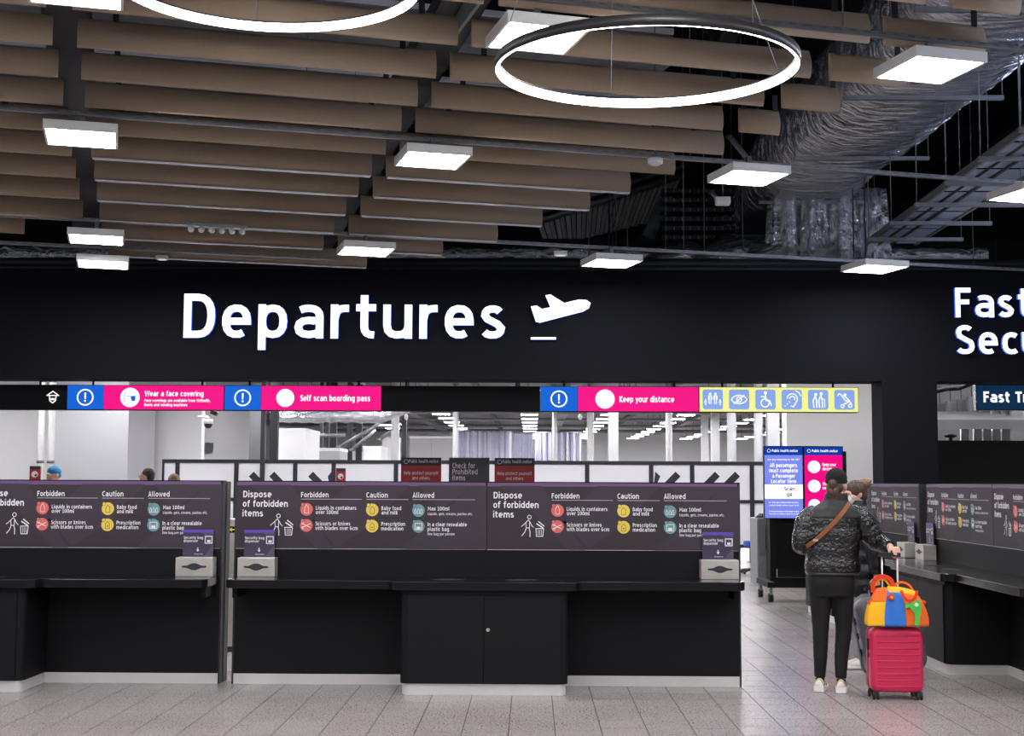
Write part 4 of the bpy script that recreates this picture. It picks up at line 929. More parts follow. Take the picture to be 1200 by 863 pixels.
# ================================================================== FAST TRACK OPENING AT RIGHT
M_bulk = mat('bulkhead_grey', '67686c', .8); M_dim = mat('screen_black', '09090b', .8)
tag(box('wall_partition', XR, 17.8, 0, 13, 17.95, PY(1150, 516.5, 17.8).z, M_dim), kind='structure')
tag(box('wall_bulkhead', 6.2, 24, PY(1120, 516, 24).z - .6, 15, 24.3, 4.1, M_bulk), kind='structure')
for k in range(8):
    p0 = 1098 + k * 12.5; a = PY(p0, 480, 21.5 - .2 * k); Yk = 21.5 - .12 * k
    x = PY(p0, 480, Yk).x; zt = PY(p0, (473 - k * 2.6), Yk).z
    r = empty('stepped_panel', (x, Yk, 0), 0, 'grey panel of the stepped bulkhead beyond the right opening, %s from the pier' % ORD[k], 'panel', 'stepped bulkhead panels')
    MB().box(0, 0, PY(p0, 492, Yk).z, .165, .1, zt).build('panel_face', mat('bulkhead_pale', '808186', .8) if k % 2 else M_bulk, r)
    MB().box(.05, .02, zt, .06, .04, 4.7).build('hanger', M_darkmetal, r)
r = empty('sloped_soffit', (PY(1098, 500, 20).x, 20, 0), 0, 'pale sloping ledge below the stepped panels in the right opening', 'ledge')
MB().add([(0, 0, PY(1150, 504, 20).z), (6, 0, PY(1150, 503, 20).z), (6, 1.2, PY(1150, 492, 21.2).z), (0, 1.2, PY(1150, 493, 21.2).z), (0, 0, PY(1150, 500, 20).z + .1), (6, 0, PY(1150, 500, 20).z + .1), (6, 1.2, PY(1150, 490, 21.2).z + .1), (0, 1.2, PY(1150, 490, 21.2).z + .1)], [(3, 2, 1, 0), (4, 5, 6, 7), (0, 1, 5, 4), (1, 2, 6, 5), (2, 3, 7, 6), (3, 0, 4, 7)]).build('ledge_board', mat('ledge_grey', '6f7074', .8), r)
for k, px in enumerate((1131, 1146, 1157, 1168, 1179)):
    x = PY(px, 510, 19).x; z = PY(px, 515, 19).z; r = empty('sheet_roll', (x, 19, z - .02), 0, 'pale upright panel on the dark partition, %s in the row of five' % ORD[k], 'panel', 'small panels behind the dark partition'); MB().box(-.055, 0, -.35, .055, .05, .16).build('face', M_hallwall, r); MB().box(-.055, -.004, .14, .055, 0, .16).build('rim', M_white, r)
r = empty('dark_fixture', PY(1114, 511, 18.6), 0, 'small black fixture lying above the dark partition', 'fixture'); MB().ell((0, 0, .0), (.09, .05, .03), n=12).build('body', M_rubber, r); MB().box(-.02, -.02, -.3, .02, .02, 0).build('support', M_rubber, r)
p, q = PY(1097, 459, 19), PY(1141, 449, 19); r = empty('black_hose', p, 0, 'black hose hanging across the upper corner of the right opening', 'hose'); MB().path([Vector((0, 0, 0)), (q - p) * .3 + Vector((0, 0, -.0)), (q - p) * .6 + Vector((0, 0, -.03)), q - p], .03).build('hose_run', M_rubber, r); MB().tube((0,0,-.01),(0,0,.9),.005,n=5).build('hanger', M_greymetal, r)
# Fast Track sign: dark blue ribbed glass with glowing letters
fy = 16.6; x0 = PY(1143.5, 465, fy).x; z0, z1 = PY(1150, 481, fy).z, PY(1150, 450.5, fy).z
ft = empty('fast_track_sign', (x0, fy, z0), 0, 'dark blue ribbed lit sign reading Fast Track in the right opening', 'sign')
MB().box(0, 0, 0, 1.7, .1, z1 - z0).build('casing', M_gloss, ft)
M_navyglass = mat('lit_dark_blue', '17406a', .25, emit=.5)
for k in range(17):
    s = MB().box(.012 + k * .098, -.008 - .006 * (k % 2), .012, .012 + k * .098 + .092, 0, z1 - z0 - .012).build('rib', M_navyglass, ft)
f = Flat(.001); hh = z1 - z0; f.text('Fast Track', PY(1152, 465, fy).x - x0, .095, .130, .80, 0, 1, .035, res=4); f.build('lettering', [E_white], ft, (0, -.016, 0))
for x in (.3, 1.4): MB().tube((x, .05, hh), (x, .05, 3.2 - z0 + 1.4), .012, n=6).build('suspension_rod', M_darkmetal, ft)

# ================================================================== FOIL DUCT, LADDER TRAY, ROOF STEEL
def foil_duct():
    r = empty('foil_duct', (3.66, 9.0, 5.25), 0, 'huge crinkled silver foil duct running away at the upper right', 'duct')
    rg = []; n = 28
    for i in range(150):
        y = i * .085; s_ = .55 + .5 * random.random(); w_ = .71 + .03 * math.sin(i * 1.9) + .012 * random.uniform(-1, 1); h = .5
        ring = []
        for k in range(n):
            t = 2 * math.pi * k / n; c_, s2_ = math.cos(t), math.sin(t)
            x = w_ * (abs(c_) ** .55) * (1 if c_ > 0 else -1); z = h * (abs(s2_) ** .7) * (1 if s2_ > 0 else -1)
            j = .022 * math.sin(i * 2.1 + 1.3 * math.sin(k * .7)) + random.uniform(-.012, .012)
            ring.append(Vector((x * (1 + j) + .1 * math.sin(i * .05), y, h + z * (1 + j * 1.6))))
        rg.append(ring)
    MB().loft(rg).build('duct_skin', M_foil, r)
    for y in (1.2, 3.6, 6.0, 8.4, 10.8):
        MB().box(-.75, y, -.05, .75, y + .04, -.01).build('support_bar', M_galv, r)
        for x in (-.74, .74): MB().tube((x, y + .02, -.03), (x, y + .02, 2.7), .006, n=5).build('hanger_rod', M_greymetal, r)
foil_duct()
# the branch turning down at its far end
r = empty('foil_branch', (4.25, 17.55, 4.12), 0, 'crumpled foil skirts hanging at the far end of the big duct', 'duct')
for q in range(4):
    n = 26; rg = []
    for zi in range(9):
        z = zi * .16; rr = .26 - .008 * zi
        rg.append([Vector((-1.0 + q * .38 + (rr + .045 * math.sin(k * 2.4 + q) * (1 - zi / 12)) * math.cos(2 * math.pi * k / n), (rr + .045 * math.sin(k * 2.4 + q)) * math.sin(2 * math.pi * k / n), z)) for k in range(n)])
    MB().loft(rg).build('foil_skirt', M_foil, r)
r = empty('foil_sheet', (3.55, 17.2, 4.2), 0, 'slack foil sheet lying over the services right of the sign wall', 'foil')
m = MB(); nx, ny = 50, 8; vs_ = []
for i in range(nx):
    for j in range(ny): vs_.append((-4.6 + i * .1, j * .12, .12 + .10 * math.sin(i * .9 + j) * .5 + random.uniform(0, .09) + j * .05 + max(0, i - 20) * .008))
m.add(vs_, [(i * ny + j, (i + 1) * ny + j, (i + 1) * ny + j + 1, i * ny + j + 1) for i in range(nx - 1) for j in range(ny - 1)], 0, True)
o = m.build('sheet', M_foil, r); sd = o.modifiers.new('s', 'SOLIDIFY'); sd.thickness = .01
for ux, uy, uz, lb in ((6.1, 8.6, 4.55, 'added unseen strip uplighter aimed at the foil duct, beyond the right edge'), (7.2, 12.2, 4.4, 'second added unseen strip uplighter beyond the right edge above the counters')):  # unseen cool lamps added to brighten the foil duct and ladder tray
    r = empty('added_uplighter', (ux, uy, uz), R(8), lb, 'lamp', 'added strip uplighters'); r.rotation_euler = (0, R(-38), R(8))
    MB().box(-.09, -.7, 0, .09, .7, .05).build('housing', M_whiteplastic, r); MB().box(-.075, -.68, .05, .075, .68, .056).build('diffuser', mat('cool_diffuser', (.62, .72, 1.0), .5, emit=140), r)
    MB().tube((0, 0, 0), (0, 0, .02), .02, n=8).build('mount', M_greymetal, r)
# ladder tray with perforated panels, blue tint painted in for reflected blue light
M_mesh = mat('perforated_panel', 'b4c6e4', .4, .2, bump=.3, bscale=60)
lt = empty('ladder_tray', (4.05, 9.5, 4.5), 0, 'hanging ladder tray with perforated panels tinted as if by blue light at upper right', 'tray')
Lt = 7.0; Wt = .62
for x in (0, Wt - .03): MB().box(x, 0, 0, x + .03, Lt, .07).build('side_rail', M_galv, lt)
MB().box(Wt / 2 - .012, 0, -.004, Wt / 2 + .012, Lt, .02).build('middle_rail', M_darkmetal, lt); MB().box(Wt * .25 - .006, 0, -.004, Wt * .25 + .006, Lt, .02).build('thin_rail', M_darkmetal, lt)
for k in range(7): MB().box(.03, .06 + k, .02, Wt - .03, .98 + k, .026).build('perforated_panel', M_mesh, lt)
for k in range(7):
    MB().box(-.12, .4 + k * 1.0, -.05, Wt + .38, .45 + k, -.01).build('cross_channel', M_galv, lt)
    for x in (-.1, Wt + .36): MB().tube((x, .42 + k, -.03), (x, .42 + k, 3.4), .006, n=5).build('hanger_rod', M_greymetal, lt)
# slanting corrugated panel with beam behind the baffles
M_corr = mat('corrugated_grey', 'b5b0aa', .6)
A, B_ = PY(630, 262, 20), PY(800, 207, 20); C1, D1 = PY(640, 290, 20), PY(775, 258, 20)
r = empty('roof_panel', (0, 20, 0), 0, 'slanting ribbed grey panel in the dark roof left of the duct', 'panel')
n = 26
for i in range(n):
    t0, t1 = i / n, (i + 1) / n - .006; yo = -.05 * (i % 2)
    tl, tr, bl, br_ = [Vector((v.x, 0, v.z)) for v in (A.lerp(B_, t0), A.lerp(B_, t1), C1.lerp(D1, t0), C1.lerp(D1, t1))]
    MB().add([bl + Vector((0, yo, 0)), br_ + Vector((0, yo, 0)), tr + Vector((0, yo, 0)), tl + Vector((0, yo, 0)), bl + Vector((0, yo + .05, 0)), br_ + Vector((0, yo + .05, 0)), tr + Vector((0, yo + .05, 0)), tl + Vector((0, yo + .05, 0))], [(0, 1, 2, 3), (7, 6, 5, 4), (0, 4, 5, 1), (1, 5, 6, 2), (2, 6, 7, 3), (3, 7, 4, 0)]).build('rib', M_corr, r)
d = (B_ - A).normalized(); up = Vector((0, 0, 1)); a_ = A + Vector((0, -20, 0)); b_ = B_ + Vector((0, -20, 0))
for s_, h in ((0, .05), (.14, .04)): MB().tube(a_ + up * s_ + Vector((0, -.12, 0)), b_ + up * s_ + Vector((0, -.12, 0)), h, n=8).build('edge_beam', M_galv, r)
for q, (a, b, Y, rr, l) in enumerate((((756, 285), (782, 232), 19, .09, 'dark green slanting steel brace in the roof'), ((833, 225), (846, 238), 13, .02, 'thin slanting conduit behind the square lamp'), ((855, 160), (895, 210), 14, .03, 'slanting rail above the square lamp beside the duct'))):
    p = PY(*a, Y); s2_ = PY(*b, Y); r = empty('steel_brace', p, 0, l, 'brace'); MB().tube((0, 0, 0), s2_ - p, rr, n=10).build('brace_tube', mat('dark_green_steel', '56696a', .5) if q == 0 else M_galv, r); MB().ell((0, 0, 0), (rr * 1.3, rr * 1.3, rr * 1.3), n=10).build('joint', M_darkmetal, r)
for k in range(6):   # stacked trays right of the panel
    p = PY(776 + 3 * k * 0, 226 + k * 11, 18.5); r = empty('cable_tray', p, 0, 'dark cable tray, %s in the stack left of the foil duct' % ('uppermost' if k == 0 else ORD[k] + ' from the top'), 'tray', 'stacked trays in the roof')
    MB().box(0, 0, 0, 1.0, .25, .015).box(0, 0, .015, 1.0, .012, .06).build('tray', M_darkmetal, r); m = MB()
    for j in range(9): m.box(.05 + j * .11, -.012, .0, .06 + j * .11, 0, .05)
    m.build('rung_ends', M_galv, r)
for k in range(5):
    x = PY(690 + k * 45, 250, 17.5).x; r = empty('drop_rod', (x, 17.5, 4.4), 0, 'thin steel drop rod in the dark roof, %s of five from the baffles' % ORD[k], 'rod', 'drop rods in the roof'); MB().tube((0, 0, 0), (0, 0, 3.6), .007, n=6).build('rod', M_greymetal, r)
# services lying above the sign wall
for k, (z, y, rr, m_, l) in enumerate(((4.17, 16.3, .04, M_darkmetal, 'dark pipe lying directly above the black sign wall'), (4.33, 16.9, .07, M_darkmetal, 'second dark pipe above the sign wall'), (4.55, 17.6, .11, M_foil, 'foil wrapped pipe above the sign wall'), (4.2, 17.8, .12, M_foil, 'lower foil wrapped pipe behind the sign wall'))):
    r = empty('roof_pipe', (0, y, z), 0, l, 'pipe', 'pipes above the sign wall')
    if m_ is M_foil:
        rg = []
        for i in range(120):
            q = rr * (1 + .18 * math.sin(i * 2.3) + random.uniform(-.1, .1)); rg.append([Vector((-9 + i * .125, q * math.cos(R(t)), q * math.sin(R(t)))) for t in range(0, 360, 40)])
        MB().loft(rg).build('pipe_run', m_, r)
    else: MB().tube((-12, 0, 0), (9, 0, 0), rr, n=8).build('pipe_run', m_, r)
    for x in (-8, -5, -2, 1, 4): MB().tube((x, 0, 0), (x, 0, 8 - z), .008, n=5).build('hanger_rod', M_darkmetal, r)
for k in range(9):
    u = -7 + k * 2.3; r = empty('roof_beam', (u, 5, 6.6), PHI * 0, 'dark steel roof beam, %s from the left, above the baffles' % ORD[k], 'beam', 'roof beams above the baffles')
    MB().box(-.1, 0, 0, .1, 19, .02).box(-.01, 0, .02, .01, 19, .3).box(-.1, 0, .3, .1, 19, .32).build('i_section', M_darkmetal, r)
for k in range(4):
    r = empty('roof_duct', (0, 8.5 + k * 2.4, 5.9), PHI, 'foil lined duct crossing above the baffles, %s from the front' % ORD[k], 'duct', 'ducts above the baffles')
    MB().box(-9, 0, 0, 1.5, .5, .35).build('duct_run', M_galv, r); MB().box(-9, -.02, .3, 1.5, 0, .36).build('flange', M_gap_flange, r)

# ================================================================== PEOPLE
def fuse(mb, name, m, parent, voxel=.009, smooth=6, mats=None):
    """join the lofts of mb into one continuous skin"""
    me = mb.mesh('tmp', m); o = bpy.data.objects.new('tmp', me); col.objects.link(o)
    r_ = o.modifiers.new('r', 'REMESH'); r_.mode = 'VOXEL'; r_.voxel_size = voxel; r_.use_smooth_shade = True
    s_ = o.modifiers.new('s', 'SMOOTH'); s_.iterations = smooth; s_.factor = .5
    dg = bpy.context.evaluated_depsgraph_get(); me2 = bpy.data.meshes.new_from_object(o.evaluated_get(dg)); me2.name = name
    bpy.data.objects.remove(o); me2.materials.clear(); me2.materials.append(m)
    for p in me2.polygons: p.use_smooth = True
    return link(name, me2, parent)
def V3(*a): return Vector(a)
def limb(mb, pts, rad, n=14, flat=1.0, puff=0, pn=0):
    """tapering tube through pts; puff = quilting depth"""
    pts = [Vector(p) for p in pts]; seg = []
    for i in range(len(pts) - 1):
        k = max(3, int((pts[i + 1] - pts[i]).length / .018))
        for j in range(k): t = j / k; seg.append((pts[i].lerp(pts[i + 1], t), rad[i] * (1 - t) + rad[i + 1] * t))
    seg.append((pts[-1], rad[-1]))
    # smooth the path at joints
    for _ in range(4): seg = [seg[0]] + [((seg[i - 1][0] + seg[i][0] * 2 + seg[i + 1][0]) / 4, seg[i][1]) for i in range(1, len(seg) - 1)] + [seg[-1]]
    rg = []; s = 0; u = None
    for i, (p, r) in enumerate(seg):
        d = (seg[min(i + 1, len(seg) - 1)][0] - seg[max(i - 1, 0)][0]).normalized()
        u = d.orthogonal().normalized() if u is None else (u - d * u.dot(d)).normalized()
        w_ = d.cross(u)
        if i: s += (p - seg[i - 1][0]).length
        q = r * (1 + (puff * (abs(math.sin(math.pi * s / pn)) - .6) if puff else 0))
        rg.append([p + (u * math.cos(a) + w_ * math.sin(a) * flat) * q for a in [2 * math.pi * k / n for k in range(n)]])
    mb.loft(rg)
def torso(mb, rows, n=28, puff=0, pn=.1, e=2.4):
    """rows: z, half width, half depth, cx, cy - rings interpolated"""
    rg = []
    for (a, b) in zip(rows, rows[1:]):
        k = max(2, int(abs(b[0] - a[0]) / .012))
        for j in range(k + (b is rows[-1])):
            t = j / k; t2 = t * t * (3 - 2 * t); z = a[0] * (1 - t) + b[0] * t; v = [a[i] * (1 - t2) + b[i] * t2 for i in range(1, 5)]
            q = 1 + (puff * (abs(math.sin(math.pi * z / pn)) - .6) if puff else 0)
            rg.append([V3(v[2] + v[0] * q * abs(math.cos(x)) ** (2 / e) * (1 if math.cos(x) > 0 else -1), v[3] + v[1] * q * abs(math.sin(x)) ** (2 / e) * (1 if math.sin(x) > 0 else -1), z) for x in [2 * math.pi * i / n for i in range(n)]])
    mb.loft(rg)
def hand(mb, wr, fwd, down, side, curl=(55, 60, 45), sc=1.0):
    """palm and five fingers; side points to the thumb"""
    fwd = fwd.normalized(); side = (side - fwd * side.dot(fwd)).normalized(); down = fwd.cross(side) if fwd.cross(side).dot(down) > 0 else side.cross(fwd)
    c = wr + fwd * .045 * sc; q = Matrix((side, fwd, down)).transposed().to_euler()
    mb.ell(c, (.038 * sc, .05 * sc, .015 * sc), q, 14)
    for i in range(4):
        L = (.044, .05, .047, .036)[i] * sc; b = wr + fwd * (.082 - .004 * abs(i - 1.3)) * sc + side * (.029 - .0195 * i) * sc
        pts = [b - fwd * .02 * sc, b]; a = 0; p = b
        for j, cc in enumerate(curl):
            a += R(cc); d = fwd * math.cos(a) + down * math.sin(a); p = p + d * L * (1, .65, .5)[j]; pts.append(p)
        limb(mb, pts, [.0098 * sc, .0098 * sc, .009 * sc, .0082 * sc, .007 * sc], 8)
    b = wr + fwd * .022 * sc + side * .026 * sc; p1 = b + (side * .7 + fwd * .6 + down * .5).normalized() * .034 * sc; p2 = p1 + (fwd * .7 + down * .8 - side * .1).normalized() * .03 * sc; p3 = p2 + (fwd * .3 + down * .6 - side * .7).normalized() * .024 * sc
    limb(mb, [b, p1, p2, p3], [.014 * sc, .0115 * sc, .0105 * sc, .008 * sc], 8)
def head(mb, c, yaw, tilt=0, sc=1.0):
    """c = centre of the skull, face towards +y turned by yaw"""
    Q = Matrix.Rotation(yaw, 3, 'Z') @ Matrix.Rotation(tilt, 3, 'X')
    T_ = lambda x, y, z: c + Q @ (V3(x, y, z) * sc)
    E = lambda p, r, n=16: mb.ell(T_(*p), [x * sc for x in r], Q.to_euler(), n)
    E((0, -.008, .025), (.075, .094, .088), 20); E((0, .022, -.045), (.06, .068, .072), 18); E((0, .045, -.088), (.035, .04, .03), 14)   # skull, face, chin
    E((0, .088, .012), (.05, .018, .012)); limb(mb, [T_(0, .085, .0), T_(0, .106, -.03), T_(0, .088, -.04)], [.009 * sc, .013 * sc, .008 * sc], 8)   # brow, nose
    for s_ in (-1, 1):
        E((s_ * .074, -.006, -.012), (.009, .019, .032), 12); E((s_ * .042, .06, -.035), (.022, .025, .02), 10); E((s_ * .014, .085, -.028), (.009, .010, .007), 8)   # ear, cheek, nostril
    E((0, .086, -.062), (.024, .008, .006), 10); E((0, .084, -.072), (.02, .008, .006), 10)   # lips
    return T_, Q
def eyes(parent, T_, Q, sc=1.0):
    mw = mat('eye_white', 'd8d4ce', .2); mi = mat('eye_iris', '3a2a20', .2)
    for s_ in (-1, 1): MB().ell(T_(s_ * .031, .073, .0), [.0125 * sc] * 3, n=12).build('eye', mw, parent); MB().ell(T_(s_ * .031, .083, .0), [.0055 * sc, .004 * sc, .0055 * sc], Q.to_euler(), n=8).build('iris', mi, parent.children[-1] if 0 else bpy.data.objects[parent.children[-1].name])
M_skin = mat('skin', 'd2a592', .5, bump=.05, bscale=200); M_skinp = mat('skin_hands', 'd6a49c', .5)
M_puff = mat('puffer_vinyl', '08080b', .10, bump=.9, bscale=36, spec=.75); M_puffm = mat('puffer_matt', '0f0f12', .6, bump=.5, bscale=14)
M_pants = mat('black_jersey', '0b0b0d', .85, bump=.3, bscale=14); M_grey = mat('grey_jogger', '87868c', .9, bump=.3, bscale=12)
M_hair = mat('brown_hair', '4b3527', .5, bump=1, bscale=60, var=.5, vscale=30, stretch=(1, 1, .2)); M_hairl = mat('blonde_brown_hair', '83674a', .5, bump=1, bscale=60, var=.5, vscale=30)
M_knit = mat('black_knit', '0e0e12', .95, bump=.6, bscale=120); M_shoe = mat('shoe_white', 'd9d3cf', .5); M_sole = mat('sole_white', 'e6e2e2', .5); M_shoey = mat('shoe_cream', 'b7ab76', .6); M_strap = mat('tan_leather', '8e5226', .45, bump=.1, bscale=80)
def shoe(root, x, y, yaw, L=.27, dark=True):
    Q = Matrix.Rotation(yaw, 4, 'Z'); Mx = Matrix.Translation((x, y, 0)) @ Q
    out = [(-.035, -.09), (.035, -.09), (.042, 0), (.05, .1), (.035, .165), (0, .185), (-.035, .165), (-.046, .1), (-.04, 0)]
    s = L / .275
    so = MB(); so.prism([(a * s * 1.05, b * s * 1.03) for a, b in out], .002, .034, M=Mx, smooth=True)
    so.prism([(a * s * 1.1, b * s * 1.0 if b > 0 else b * s * 1.12) for a, b in out if b < .02], .004, .045, M=Mx)
    sh = MB()
    rings = []
    for b, w_, h in ((-.095, .030, .085), (-.07, .038, .10), (-.03, .040, .10), (.02, .041, .085), (.07, .045, .065), (.12, .044, .052), (.165, .032, .04), (.18, .015, .034)):
        rings.append([Mx @ V3(w_ * s * math.cos(t) * 1.0, b * s, .034 + max(0, math.sin(t)) * (h - .034) + min(0, math.sin(t)) * .008) for t in [2 * math.pi * i / 14 for i in range(14)]])
    sh.loft(rings)
    o = sh.build('shoe', M_shoe, root); so.build('sole', M_sole, o)
    if dark:
        MB().loft([[Mx @ V3(w_ * s * math.cos(t), b * s, z + .012 * math.sin(t)) for t in [2 * math.pi * i / 10 for i in range(10)]] for b, w_, z in ((-.03, .037, .094), (.0, .036, .092), (.03, .034, .085))]).build('tongue', M_rubber, o)
        for b, z, mm in ((.02, .092, M_shoey), (.05, .082, M_rubber), (-.085, .098, M_shoey), (-.06, .088, M_rubber), (-.02, .11, M_rubber), (.08, .07, M_shoey)):
            MB().loft([[Mx @ V3((.046 if b > 0 else .041) * s * math.cos(t), b * s + dy, .03 + max(0, math.sin(t)) * (z - .025)) for t in [math.pi * i / 9 for i in range(10)]] for dy in (0, .016)]).build('overlay_band', mm, o)
    return o

def body(root, h, sh, arms, legs, headc, hyaw, tilt, shw=.185, pelx=0, name='person'):
    """one continuous body; sizes in metres for a 1.70 m figure scaled by h"""
    mb = MB(); cx, cy = sh
    torso(mb, [(.84 * h, .14, .10, pelx, 0), (.93 * h, .165, .115, pelx, 0), (1.06 * h, .128, .09, (pelx + cx) / 2, cy / 2), (1.22 * h, .15, .10, cx, cy), (1.34 * h, .17, .10, cx, cy), (1.41 * h, .13, .08, cx, cy), (1.45 * h, .06, .06, cx, cy)])
    hc = Vector(headc); limb(mb, [V3(cx, cy - .01, 1.40 * h), hc + V3(0, -.02, -.06)], [.062, .052])
    T_, Q = head(mb, hc, hyaw, tilt, h)
    for s_, (el, wr, fwd, dn, sd, curl) in arms.items():
        S = V3(cx + s_ * shw, cy, 1.385 * h); limb(mb, [V3(cx + s_ * .10, cy, 1.37 * h), S, Vector(el), Vector(wr)], [.05, .052, .04, .026])
        hand(mb, Vector(wr), Vector(fwd), Vector(dn), Vector(sd), curl, .95)
    for s_, (kn, an, ft) in legs.items():
        H = V3(pelx + s_ * .085, 0, .88 * h); limb(mb, [H, Vector(kn), Vector(kn) * .55 + Vector(an) * .45 + V3(0, -.015, 0), Vector(an)], [.082, .05, .042, .03])
        limb(mb, [Vector(an), Vector(an) + V3(0, 0, -.045), Vector(ft)], [.03, .03, .02])
    b = fuse(mb, 'body', M_skin, root, .0085, 3); eyes(b, T_, Q, h) if False else None
    mw = mat('eye_white', 'd8d4ce', .2); mi = mat('eye_iris', '3a2a20', .2)
    for s_ in (-1, 1): e = MB().ell(T_(s_ * .031, .075, .0), [.0125] * 3, n=12).build('eye', mw, root); MB().ell(T_(s_ * .031, .085, .0), [.0055, .004, .0055], Q.to_euler(), n=8).build('iris', mi, e)
    return T_, Q

# ---- first woman: black shiny puffer, beanie, seen from behind, hand on the pink suitcase
P1 = empty('person', (2.34, 10.80, 0), 0, 'person from behind in shiny black puffer and beanie, hand on the pink suitcase', 'person')
arms = {1: ((.36, .0, 1.15), (.43, -.165, 1.115), (.25, -1, -.12), (0, 0, -1), (-1, -.2, 0), (60, 65, 40)), -1: ((-.235, -.02, 1.12), (-.14, .20, 1.13), (.5, 1, .2), (0, 0, -1), (1, 0, .6), (30, 35, 25))}
legs = {1: ((.095, .03, .48), (.055, -.03, .085), (.075, .10, .035)), -1: ((-.085, .03, .48), (-.095, .03, .085), (-.06, .16, .035))}
T1, Q1 = body(P1, 1.0, (.02, 0), arms, legs, (.055, .015, 1.595), R(-28), 0)
j = MB(); torso(j, [(.90, .195, .14, .01, 0), (.925, .215, .155, .01, 0), (1.05, .205, .15, .01, 0), (1.2, .215, .155, .02, 0), (1.33, .22, .15, .025, 0), (1.40, .19, .125, .03, 0), (1.445, .12, .10, .035, 0), (1.47, .085, .085, .045, 0), (1.53, .08, .085, .05, .005)], puff=.035, pn=.115)
limb(j, [(.14, 0, 1.36), (.225, 0, 1.33), (.36, .0, 1.15), (.42, -.14, 1.12)], [.09, .095, .08, .05], puff=.07, pn=.09); limb(j, [(-.1, 0, 1.36), (-.185, 0, 1.32), (-.235, -.02, 1.12), (-.155, .165, 1.13)], [.09, .09, .08, .05], puff=.07, pn=.09)
jk = fuse(j, 'puffer_jacket', M_puff, P1, .010, 2)
j = MB(); torso(j, [(1.335, .228, .158, .025, 0), (1.40, .196, .132, .03, 0), (1.445, .126, .106, .035, 0), (1.475, .091, .09, .045, 0), (1.53, .086, .09, .05, .005)]); fuse(j, 'matt_yoke', M_puffm, jk, .010, 2)
tg = MB(); torso(tg, [(.895, .20, .145, .01, 0), (.915, .212, .152, .01, 0)]); tg.build('hem_band', mat('hem_sheen', '2a2a2e', .3), jk)
j = MB(); torso(j, [(.73, .155, .12, 0, 0), (.85, .18, .14, 0, 0), (1.0, .16, .12, .01, 0)])
limb(j, [(.085, 0, .86), (.095, .02, .48), (.065, -.01, .25), (.055, -.03, .10)], [.10, .064, .054, .043], puff=.03, pn=.07); limb(j, [(-.085, 0, .86), (-.085, .02, .48), (-.09, .02, .25), (-.095, .03, .10)], [.10, .064, .054, .043], puff=.03, pn=.07)
fuse(j, 'trousers', M_pants, P1, .011, 2)
shoe(P1, -.095, .02, R(-18)); shoe(P1, .055, -.04, R(-14))
h_ = MB(); h_.ell(T1(0, -.008, .052), (.084, .1, .082), Q1.to_euler(), 22); h_.ell(T1(0, -.006, .025), (.087, .103, .035), Q1.to_euler(), 22); fuse(h_, 'beanie', M_knit, P1, .006, 3)
h_ = MB(); h_.ell(T1(0, -.055, -.02), (.068, .052, .06), Q1.to_euler(), 18); h_.ell(T1(.0, -.105, .008), (.036, .032, .036), Q1.to_euler(), 14)
for q in range(5): limb(h_, [T1(-.03 + .016 * q, -.1, -.02), T1(-.035 + .017 * q, -.115, -.06), T1(-.02 + .012 * q, -.095, -.11), T1(.0 + .008 * q, -.07, -.14 - .012 * q)], [.017, .018, .013, .004], 8)
fuse(h_, 'hair', M_hair, P1, .006, 1)
# strap from the right shoulder across the back to the left hip
pt = []
for i in range(29):
    t = i / 28; x = .125 - .385 * t; z = 1.455 - .38 * t - .02 * math.sin(t * 3.1); q = max(0, 1 - (abs(x - .02) / .245) ** 2.6) ** (1 / 2.6); pt.append(V3(x, -(.165 if z < 1.36 else .165 - (z - 1.36) * .55) * max(q, .3) - .006, z))
st = MB(); rg = []
for i, p in enumerate(pt):
    d = (pt[min(i + 1, 28)] - pt[max(i - 1, 0)]).normalized(); nrm = V3(0, -1, 0); w_ = d.cross(nrm).normalized()
    rg.append([p + w_ * .015 + nrm * .003, p - w_ * .015 + nrm * .003, p - w_ * .015 - nrm * .012, p + w_ * .015 - nrm * .012])
st.loft(rg, smooth=False); so_ = st.build('shoulder_strap', M_strap, P1)
m_ = MB(); m_.box(-.018, -.006, -.008, .018, 0, .008); bk = m_.build('buckle', M_steel, so_); bk.location = pt[20] + V3(0, -.005, 0)

# ---- second woman: profile to the left, mask, bun, black coat, grey joggers
P2 = empty('person', (2.885, 12.15, 0), R(97), 'person in profile with hair bun, face mask and black padded coat', 'person')
h2 = .955
arms = {1: ((.22, -.03, 1.09), (.20, .20, 1.03), (-.2, 1, 0), (0, 0, -1), (-1, 0, 0), (25, 30, 25)), -1: ((-.235, -.04, 1.07), (-.235, -.06, .80), (-.05, .1, -1), (1, 0, 0), (0, 1, 0), (60, 60, 40))}
legs = {1: ((.09, .03, .46), (.09, -.02, .085), (.09, .12, .035)), -1: ((-.09, .03, .46), (-.09, .03, .085), (-.09, .16, .035))}
T2, Q2 = body(P2, h2, (0, 0), arms, legs, (0, .03, 1.52), R(12), R(-4), .175)
j = MB(); torso(j, [(.62, .17, .14, 0, -.01), (.66, .185, .15, 0, -.01), (.8, .19, .155, 0, 0), (1.0, .18, .145, 0, 0), (1.15, .195, .155, 0, 0), (1.27, .20, .15, 0, 0), (1.34, .17, .12, 0, 0), (1.385, .10, .09, 0, .0), (1.41, .078, .08, 0, .01), (1.46, .074, .078, 0, .02)], puff=.07, pn=.13)
limb(j, [(.1, 0, 1.30), (.185, 0, 1.27), (.22, -.03, 1.09), (.205, .17, 1.04)], [.085, .085, .075, .05], puff=.12, pn=.1); limb(j, [(-.1, 0, 1.30), (-.185, 0, 1.27), (-.235, -.04, 1.07), (-.235, -.055, .83)], [.085, .085, .075, .05], puff=.12, pn=.1)
cj = fuse(j, 'padded_coat', mat('padded_coat_black', '101014', .38, bump=.7, bscale=18), P2, .010, 2)
